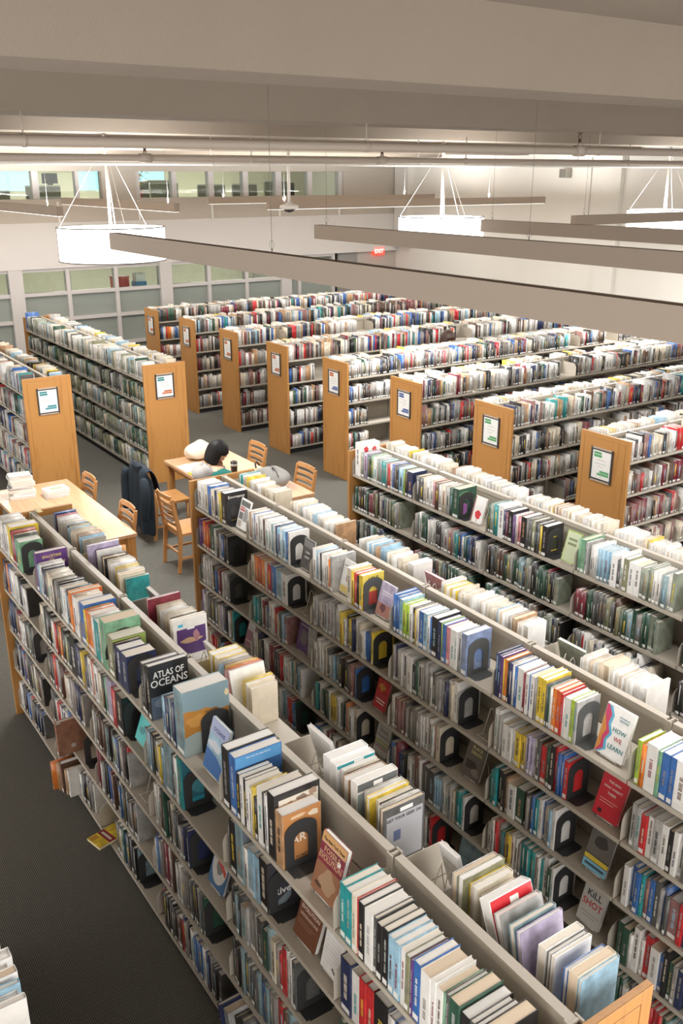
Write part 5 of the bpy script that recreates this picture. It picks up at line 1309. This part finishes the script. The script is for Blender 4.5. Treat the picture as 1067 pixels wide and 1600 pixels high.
# office glazing above
mb = MB()
for a, b in ((2.62, 2.744), (3.483, 3.548), (4.741, 4.834), (5.563, 5.666), (6.414, 6.537), (7.257, 7.385), (8.088, 8.238), (8.937, 9.059), (9.788, 9.90), (1.0, 1.1), (.2, .3), (-.8, -.7)):
    mb.box(XW-.22, a, 3.651, XW-.06, b, 4.169)
win2 = empty('window_2', (0, 0, 0)); win2['kind'] = 'structure'
mb.build('window_frame', FRAME, win2)
mb = MB(); mb.box(XW-.15, Y0, 3.655, XW-.142, 9.85, 4.165); mb.build('clear_pane', GLASS, win2)
# rooms behind the glass
mb = MB(); mb.box(X0-.1, Y0, 0, X0, YW, 4.80); struct('wall_back', mb, mat('office_wall', (.62, .60, .48), .9))
mb = MB(); mb.box(X0, Y0, 2.45, XW-.305, YW-.001, 2.60); struct('ceiling_lower', mb, mat('lower_ceiling', (.6, .58, .52), .9))
mb = MB(); mb.box(X0, 9.68, 0, XW-.31, 9.76, 2.449); struct('wall_corridor', mb, mat('corridor_wall', (.42, .40, .37), .9))
# dark doorway recess and exit sign under the spandrel
mb = MB(); mb.box(XW-.16, 9.80, 0, XW-.09, 10.35, 2.32); struct('door_1', mb, mat('grey_door', (.30, .29, .28), .5))
mb = MB(); mb.box(XW-.18, 10.36, 0, XW-.10, YW-.001, 2.32); struct('wall_recess', mb, mat('recess_wall', (.5, .46, .42), .9))
ex = empty('exit_sign', (XW-.03, 10.95, 2.235)); tag(ex, 'red lit exit sign high by the far right corner', 'exit sign')
mb = MB(); mb.box(-.03, -.165, 0, .03, .165, .20); mb.build('sign_box', EXITM, ex)
me = text_mesh('EXIT', .13, mat('exit_letters', (.9, .5, .45), .5, emit=(1, .5, .45), estr=2.5), 'CENTER', .02, .27); o = link('exit_lettering', me, ex); o.matrix_local = T(.031, 0, .05) @ MX
mb = MB(); mb.box(-.02, -.01, .20, .02, .01, .09+.12); mb.build('sign_stem', FRAME_D, ex)
# office furniture seen through the upper windows
PART_M = mat('cubicle_fabric', (.24, .25, .20), .9)
SKYW = mat('bright_office_window', (.35, .55, .62), .5, emit=(.45, .72, .82), estr=.85)
for k, (y0, y1, z1, x) in enumerate(((2.75, 3.46, 3.90, XW-1.0), (4.9, 5.5, 3.96, XW-1.2), (5.70, 6.38, 3.94, XW-1.6), (6.55, 7.22, 3.90, XW-.9), (7.42, 8.05, 3.91, XW-.9), (8.26, 8.9, 3.98, XW-.9), (.4, 2.5, 3.80, XW-1.3))):
    c = empty('cubicle_partition', (x, (y0+y1)/2, 2.601)); tag(c, 'olive grey office cubicle partition behind the upper glazing, %s from left' % numword(k+1 if k < 6 else 7), 'partition', 'cubicle partitions in the upper office')
    mb = MB(); h = z1-2.601; w = (y1-y0)/2
    mb.box(-.03, -w, 0, .03, w, h-.03); mb.build('panel_fabric', PART_M, c)
    mb = MB(); mb.box(-.036, -w, h-.0295, .036, w, h); mb.build('panel_cap', FRAME, c)
for k, (y, w) in enumerate(((2.95, .42), (5.05, .36), (6.4, .3), (5.4, .2))):
    mb = MB(); mb.box(X0+.002, y-w-.1+.3, 3.75, X0+.03, y+w+.5, 4.30)
    o = mb.build('window_%d' % (k+3), SKYW); o['kind'] = 'structure'
LEAF = mat('plant_leaf', (.05, .11, .03), .6); POT = mat('red_pot', (.45, .10, .07), .6); YEL = mat('yellow_bloom', (.6, .35, .03), .6)
pl = empty('potted_plant', (XW-.82, 5.08, 2.601)); tag(pl, 'bushy plant with yellow flowers and red pot behind upper glass', 'plant')
r5 = random.Random(5); mb = MB()
for k in range(70):
    a = r5.uniform(0, 6.28); rr = r5.uniform(.03, .24); zz = 1.15+r5.uniform(0, .42); ln = r5.uniform(.08, .16); e = r5.uniform(-.6, .8)
    d = Vector((math.cos(a), math.sin(a), e)).normalized(); s = d.cross(Vector((0, 0, 1))).normalized()*.022; p = Vector((rr*math.cos(a)*.7, rr*math.sin(a), zz))
    mb.add([p, p+d*ln*.5+s, p+d*ln, p+d*ln*.5-s, p+d*ln*.5+Vector((0, 0, .006))], [(0, 1, 4), (1, 2, 4), (2, 3, 4), (3, 0, 4)])
mb.build('leaves', LEAF, pl)
mb = MB()
for k in range(9): mb.add(*ellip((.08, r5.uniform(-.1, .12), 1.3+r5.uniform(0, .2)), (.025, .025, .02), 8), 0, True)
mb.build('flowers', YEL, pl)
mb = MB(); mb.lathe([(.001, .95), (.09, .95), (.12, 1.16), (.11, 1.16), (.10, 1.12), (.001, 1.12)], 18); mb.build('pot', POT, pl)
mb = MB(); mb.box(-.2, -.25, 0, .2, .25, .949); mb.build('plant_stand', FRAME, pl)
def office_thing(name, loc, boxes, lab, cat):
    e = empty(name, loc); tag(e, lab, cat)
    for nm, b, m in boxes:
        mb = MB(); mb.box(*b); bevel(mb.build(nm, m, e), .008)
office_thing('monitor', (XW-.95, 3.25, 3.905), [('screen', (-.02, -.16, .03, .02, .16, .23), BLACK), ('stand', (-.05, -.05, 0, .05, .05, .029), BLACK)], 'dark monitor on the partition behind the second upper pane', 'monitor')
office_thing('desk_printer', (XW-.43, 4.62, 3.40), [('printer_body', (-.12, -.18, .0, .12, .18, .14), BLACK), ('paper_tray', (-.10, -.14, .141, .10, .14, .20), PAPER)], 'black printer low behind the upper glass by the plant', 'printer')
office_thing('speaker_box', (XW-1.3, 9.2, 3.62), [('speaker_case', (-.08, -.08, 0, .08, .08, .30), BLACK), ('speaker_base', (-.09, -.09, -1.019, .09, .09, -.001), FRAME)], 'tall black speaker standing behind the last upper pane', 'speaker')
office_thing('wall_shelf_unit', (XW-2.1, 6.1, 2.601), [('shelf_body', (-.15, -.3, 0, .15, .3, 1.36), mat('office_shelf', (.5, .5, .42), .8)), ('shelf_top', (-.16, -.31, 1.361, .16, .31, 1.39), FRAME)], 'pale office cupboard behind the third upper pane', 'cupboard')
# bright objects in the ground-floor room
office_thing('storage_bin', (XW-.55, 4.42, .0), [('bin_body', (-.15, -.16, 1.55, .15, .16, 2.02), mat('bin_red', (.5, .03, .03), .5)), ('bin_lid', (-.16, -.17, 2.021, .16, .17, 2.05), mat('bin_red', (.5, .03, .03), .5)), ('bin_stand', (-.14, -.15, 0, .14, .15, 1.549), FRAME_D)], 'red bin on a stand behind the clear upper glass at left', 'bin')
office_thing('craft_box', (XW-.5, 4.84, .0), [('box_body', (-.12, -.13, 1.72, .12, .13, 1.92), mat('box_blue', (.04, .25, .5), .5)), ('box_contents', (-.10, -.11, 1.921, .10, .11, 2.10), PAPER), ('box_stand', (-.12, -.13, 0, .12, .13, 1.719), FRAME_D)], 'blue box with white papers right of the red bin behind glass', 'box')
office_thing('craft_basket', (XW-.6, 1.55, .0), [('basket_body', (-.12, -.25, 1.80, .12, .25, 1.98), mat('basket_brown', (.2, .12, .06), .8)), ('basket_cloth', (-.10, -.22, 1.981, .10, .22, 2.22), mat('basket_cloth', (.08, .06, .12), .9)), ('basket_stand', (-.12, -.25, 0, .12, .25, 1.799), FRAME_D)], 'basket with dark cloths behind clear glass at far left', 'basket')
# speaker and conduit on the right wall
sp = empty('wall_speaker', (-6.90, YW-.001, 4.03)); tag(sp, 'small grey loudspeaker high on the beige right wall', 'speaker')
mb = MB(); mb.box(-.10, -.16, 0, .10, -.012, .17); bevel(mb.build('speaker_case', mat('speaker_grey', (.34, .32, .28), .6), sp), .01)
mb = MB(); mb.box(-.03, -.0115, .05, .03, -.0005, .12); mb.build('speaker_bracket', FRAME_D, sp)
mb = MB(); mb.box(-.085, -.166, .012, .085, -.1605, .158); mb.build('speaker_grille', mat('speaker_grille', (.18, .17, .15), .8), sp)
cd = MB(); cd.tube([(-6.30, YW-.02, 3.2), (-6.30, YW-.02, 4.40)], .012, 8); struct('trim_20', cd, WALLB)

# ------------------------------------------------------------------ pipes under the joists
def pipe(name, x, z, r, m, lab, group, heads=()):
    p = empty(name, (x, 0, z)); tag(p, lab, 'pipe', group)
    mb = MB(); mb.tube([(0, Y0+.2, 0), (0, YW-.02, 0)], r, 14); mb.build('pipe_run', m, p)
    for y in heads:
        mb = MB(); mb.tube([(0, y-.055, 0), (0, y+.055, 0)], r*1.35, 14); mb.tube([(0, y, r), (0, y, r+.03)], r*.62, 10); mb.build('tee_fitting', m, p)
    y = -1.2
    while y < YW-.5:
        mb = MB(); mb.tube([(0, y, r), (0, y, 4.469-z)], .006, 6); mb.tube([(0, y-.012, 0), (0, y+.012, 0)], r*1.12, 12); mb.build('pipe_hanger', m, p); y += 2.7
    return p
PIPE_A = pipe('sprinkler_pipe', .35, 4.287, .037, PIPE, 'thick beige sprinkler pipe running across just under the joists', 'ceiling pipes', (3.93,))
PIPE_B = pipe('sprinkler_pipe', -1.55, 4.222, .030, PIPE, 'thinner beige sprinkler pipe in the middle, with several sprinkler heads', 'ceiling pipes', (.42, 3.05, 8.9))
pipe('conduit_pipe', -2.40, 4.19, .018, PIPEW, 'white conduit pipe above the drum lamps, lit from below', 'ceiling pipes')
BRASS = mat('sprinkler_brass', (.10, .055, .025), .4, .6)
def sprinkler(pp, y, z, s, lab):
    o = link('sprinkler_head', None, pp, (0, y, z)); o['label'] = lab
    mb = MB(); mb.lathe([(.001, 0), (.014*s, 0), (.014*s, .018*s), (.009*s, .022*s), (.009*s, .03*s), (.001, .03*s)], 12); mb.build('nozzle', BRASS, o)
    mb = MB(); mb.tube([(0, -.012*s, .0305*s), (0, -.018*s, .05*s), (0, -.004*s, .072*s)], .004*s, 6); mb.tube([(0, .012*s, .0305*s), (0, .018*s, .05*s), (0, .004*s, .072*s)], .004*s, 6); mb.build('yoke', BRASS, o)
    mb = MB(); mb.lathe([(.001, .0725*s), (.03*s, .0725*s), (.03*s, .076*s), (.001, .076*s)], 14); mb.build('deflector', BRASS, o)
sprinkler(PIPE_A, 3.93, .068, 1.15, 'brown sprinkler head upright on the thick beige pipe')
sprinkler(PIPE_B, .42, .061, 1.0, 'brown sprinkler head on the middle pipe above the left drum lamp')
sprinkler(PIPE_B, 3.05, .061, 1.0, 'brown sprinkler head on the middle pipe near the picture centre')
sprinkler(PIPE_B, 8.9, .061, 1.0, 'brown sprinkler head at the right end of the middle pipe')
# ------------------------------------------------------------------ hanging lamps
def area(name, parent, loc, sx, sy, power, col=(1, .98, .955), rot=(0, 0, 0)):
    l = bpy.data.lights.new(name, 'AREA'); l.shape = 'RECTANGLE'; l.size = sx; l.size_y = sy; l.energy = power; l.color = col
    o = bpy.data.objects.new(name, l); COL.objects.link(o); o.parent = parent; o.location = loc; o.rotation_euler = rot
    return o
def beam_lamp(p0, axis, ln, zt, hh, pw_dn, pw_up, lab, wires, ww=.085):
    o = empty('linear_lamp', (p0[0], p0[1], zt-hh), (0, 0, 0 if axis == 'x' else R(90))); tag(o, lab, 'lamp', 'long hanging linear lamps')
    mb = MB(); t = .006                                   # housing: two sides, ends, open above and below
    mb.box(0, -ww/2, .006, ln, -ww/2+t, hh); mb.box(0, ww/2-t, .006, ln, ww/2, hh)
    mb.box(0, -ww/2+t, .006, t, ww/2-t, hh); mb.box(ln-t, -ww/2+t, .006, ln, ww/2-t, hh); mb.box(t, -ww/2+t, hh*.5, ln-t, ww/2-t, hh*.5+t)
    mb.box(t, -ww/2+t, hh-.02, ln-t, ww/2-t, hh-.014)
    mb.build('lamp_housing', BEAM, o)
    lz = .0 if pw_up else .012
    mb = MB(); mb.box(.01, -ww/2+t+.001, lz, ln-.01, ww/2-t-.001, lz+.012); mb.build('lamp_lens', LENS_F if pw_up else LENS, o)
    if pw_dn: area('tube_light', o, (ln/2, 0, lz-.003), ln-.06, ww-.016, pw_dn)
    if pw_up: area('up_light', o, (ln/2, 0, hh+.002), ln-.06, ww-.02, pw_up, (1, .98, .955), (math.pi, 0, 0))
    for wx in wires:
        mb = MB(); mb.tube([(wx, 0, hh), (wx, 0, 4.785-(zt-hh))], .0017, 5); mb.build('hanging_wire', FRAME_D, o)
        mb = MB(); mb.tube([(wx+.03*math.sin(a), 0, hh+.05-.032*math.cos(a)) for a in np.linspace(.2, 6.0, 14)], .0012, 5); mb.tube([(wx, 0, hh-.012), (wx, 0, hh+.03)], .004, 6); mb.build('wire_gripper', FRAME_D, o)
PD = 76
ZB = 3.575
beam_lamp((-1.88, .19), 'x', 11.0, ZB, .155, PD*1.5, 0, 'nearest long linear lamp, its left end in front of the drum lamp', (2.97,))
beam_lamp((-2.05, 2.56), 'x', 10.0, ZB, .150, PD*1.37, 0, 'second nearest long linear lamp, starting left of the picture centre', (.18, 3.2))
beam_lamp((-1.95, 4.87), 'x', 7.3, ZB, .145, PD, 0, 'third nearest linear lamp, starting right of the middle drum lamp', (.15, 3.2))
beam_lamp((-2.12, 6.60), 'y', 4.2, ZB, .130, PD*.6, 0, 'linear lamp at right edge turned across, before the right drum lamp', (.2,))
beam_lamp((-11.9, .97), 'x', 6.1, 3.70, .125, PD*.6, 290, 'far linear lamp at left edge, ending before the spandrel', (5.6,))
beam_lamp((-11.4, 2.85), 'x', 5.1, 3.70, .125, PD*.75, 290, 'far linear lamp behind the left drum lamp', (4.8,))
beam_lamp((-6.45, 4.45), 'y', 6.0, 3.70, .125, PD, 290, 'far linear lamp running crosswise behind the middle drum lamp', (.3, 4.6))
beam_lamp((-9.8, 5.1), 'y', 5.4, 3.70, .125, PD, 290, 'farthest crosswise linear lamp beside the glass wall', (.3, 4.6))
def drum(x, y, lab):
    o = empty('drum_lamp', (x, y, 3.262)); tag(o, lab, 'lamp', 'white drum pendant lamps')
    r, h = .54, .318
    mb = MB(); mb.lathe([(r-.004, 0), (r, 0), (r, h), (r-.004, h), (r-.004, 0)], 64); mb.build('drum_shade', DRUM, o)
    mb = MB(); mb.lathe([(.001, .012), (r-.006, .012), (r-.006, .018), (.001, .018)], 64); mb.build('bottom_diffuser', LENS, o)
    for z in (-.010, h):
        mb = MB(); mb.lathe([(r-.006, z), (r+.004, z), (r+.004, z+.010), (r-.006, z+.010), (r-.006, z)], 64); mb.build('drum_rim', RIM, o)
    mb = MB()
    for k in range(6):
        a = R(20+60*k); mb.tube([(r*math.cos(a)*1.004, r*math.sin(a)*1.004, .0), (r*math.cos(a)*1.004, r*math.sin(a)*1.004, h)], .003, 6)
    mb.build('drum_seam', RIM, o)
    mb = MB(); mb.tube([(0, 0, .02), (0, 0, 4.468-3.262)], .015, 12); mb.build('stem', PIPEW, o)
    mb = MB(); mb.tube([(0, .05, .3), (0, .006, 1.0)], .005, 6); mb.build('power_cord', PIPEW, o)
    for k in range(3):
        a = R(-125+120*k); mb = MB(); mb.tube([(r*.98*math.cos(a), r*.98*math.sin(a), h), (.02*math.cos(a), .02*math.sin(a), 1.10)], .002, 6); mb.build('hanging_wire', PIPEW, o)
    mb = MB(); mb.lathe([(.001, 1.10), (.09, 1.10), (.05, 1.15), (.001, 1.15)], 20); mb.build('canopy', PIPEW, o)
    l = bpy.data.lights.new('drum_glow', 'AREA'); l.shape = 'DISK'; l.size = .95; l.energy = 70; l.color = (1, .98, .955)
    q = bpy.data.objects.new('drum_glow', l); COL.objects.link(q); q.parent = o; q.location = (0, 0, .03); q.rotation_euler = (math.pi, 0, 0)
    l = bpy.data.lights.new('drum_down', 'AREA'); l.shape = 'DISK'; l.size = 1.0; l.energy = 110; l.color = (1, .98, .955)
    q = bpy.data.objects.new('drum_down', l); COL.objects.link(q); q.parent = o; q.location = (0, 0, -.012)
drum(-2.73, .49, 'white drum lamp at left, partly behind the nearest linear lamp')
drum(-2.73, 4.855, 'white drum lamp in the middle above the long bookcases')
drum(-2.73, 9.22, 'white drum lamp at the right edge, cut by the frame')
def fill_panel(x, y, z, sx, sy, power, lab):  # added glowing panel, put overhead only to brighten the rooms behind the glass
    o = empty('added_fill_panel', (x, y, z)); tag(o, lab, 'lamp', 'added light panels in the rooms behind the glass')
    mb = MB(); mb.box(-sx/2, -sy/2, -.03, sx/2, sy/2, 0); mb.build('fill_panel_glow', LENS, o)
    area('panel_fill_light', o, (0, 0, -.034), sx*.95, sy*.95, power, (1, .95, .82))
for k, y in enumerate((-2.2, 1.2, 4.6, 8.0)):
    fill_panel(XW-2.3, y, 4.785, .6, 2.4, 70, 'added light panel brightening the upper office, %s from left' % numword(k+1))
    fill_panel(XW-2.2, y, 2.449, .6, 2.4, 60, 'added light panel brightening the ground-floor room, %s from left' % numword(k+1))
# dome camera on a pole
dc = empty('hanging_dome_camera', (-5.3, 4.15, 3.62)); tag(dc, 'white dome camera hanging from a thin pole near the picture centre', 'camera')
mb = MB(); mb.tube([(0, 0, .09), (0, 0, .849)], .022, 12); mb.build('pole', PIPEW, dc)
mb = MB(); mb.lathe([(.001, .10), (.04, .10), (.05, .075), (.13, .055), (.14, .02), (.09, .0), (.001, .0)], 24); mb.build('camera_housing', PIPEW, dc)
mb = MB(); mb.lathe([(.075, -.0005), (.065, -.03), (.001, -.045)], 20); mb.build('camera_lens', BLACK, dc)

# ------------------------------------------------------------------ ambient light from the rest of the building
w = bpy.data.worlds.new('world'); sc.world = w; w.use_nodes = True
w.node_tree.nodes['Background'].inputs[0].default_value = (1.0, .955, .91, 1); w.node_tree.nodes['Background'].inputs[1].default_value = 2.9
sc.view_settings.view_transform = 'Standard'; sc.view_settings.look = 'None'; sc.view_settings.gamma = 1; sc.view_settings.exposure = 0.0
sc.view_settings.use_curve_mapping = False
sc.cycles.use_denoising = True
sc.cycles.max_bounces = 6; sc.cycles.diffuse_bounces = 3; sc.cycles.glossy_bounces = 3; sc.cycles.transparent_max_bounces = 8; sc.cycles.transmission_bounces = 4
sc.cycles.sample_clamp_indirect = 8
sc.cycles.caustics_reflective = False; sc.cycles.caustics_refractive = False
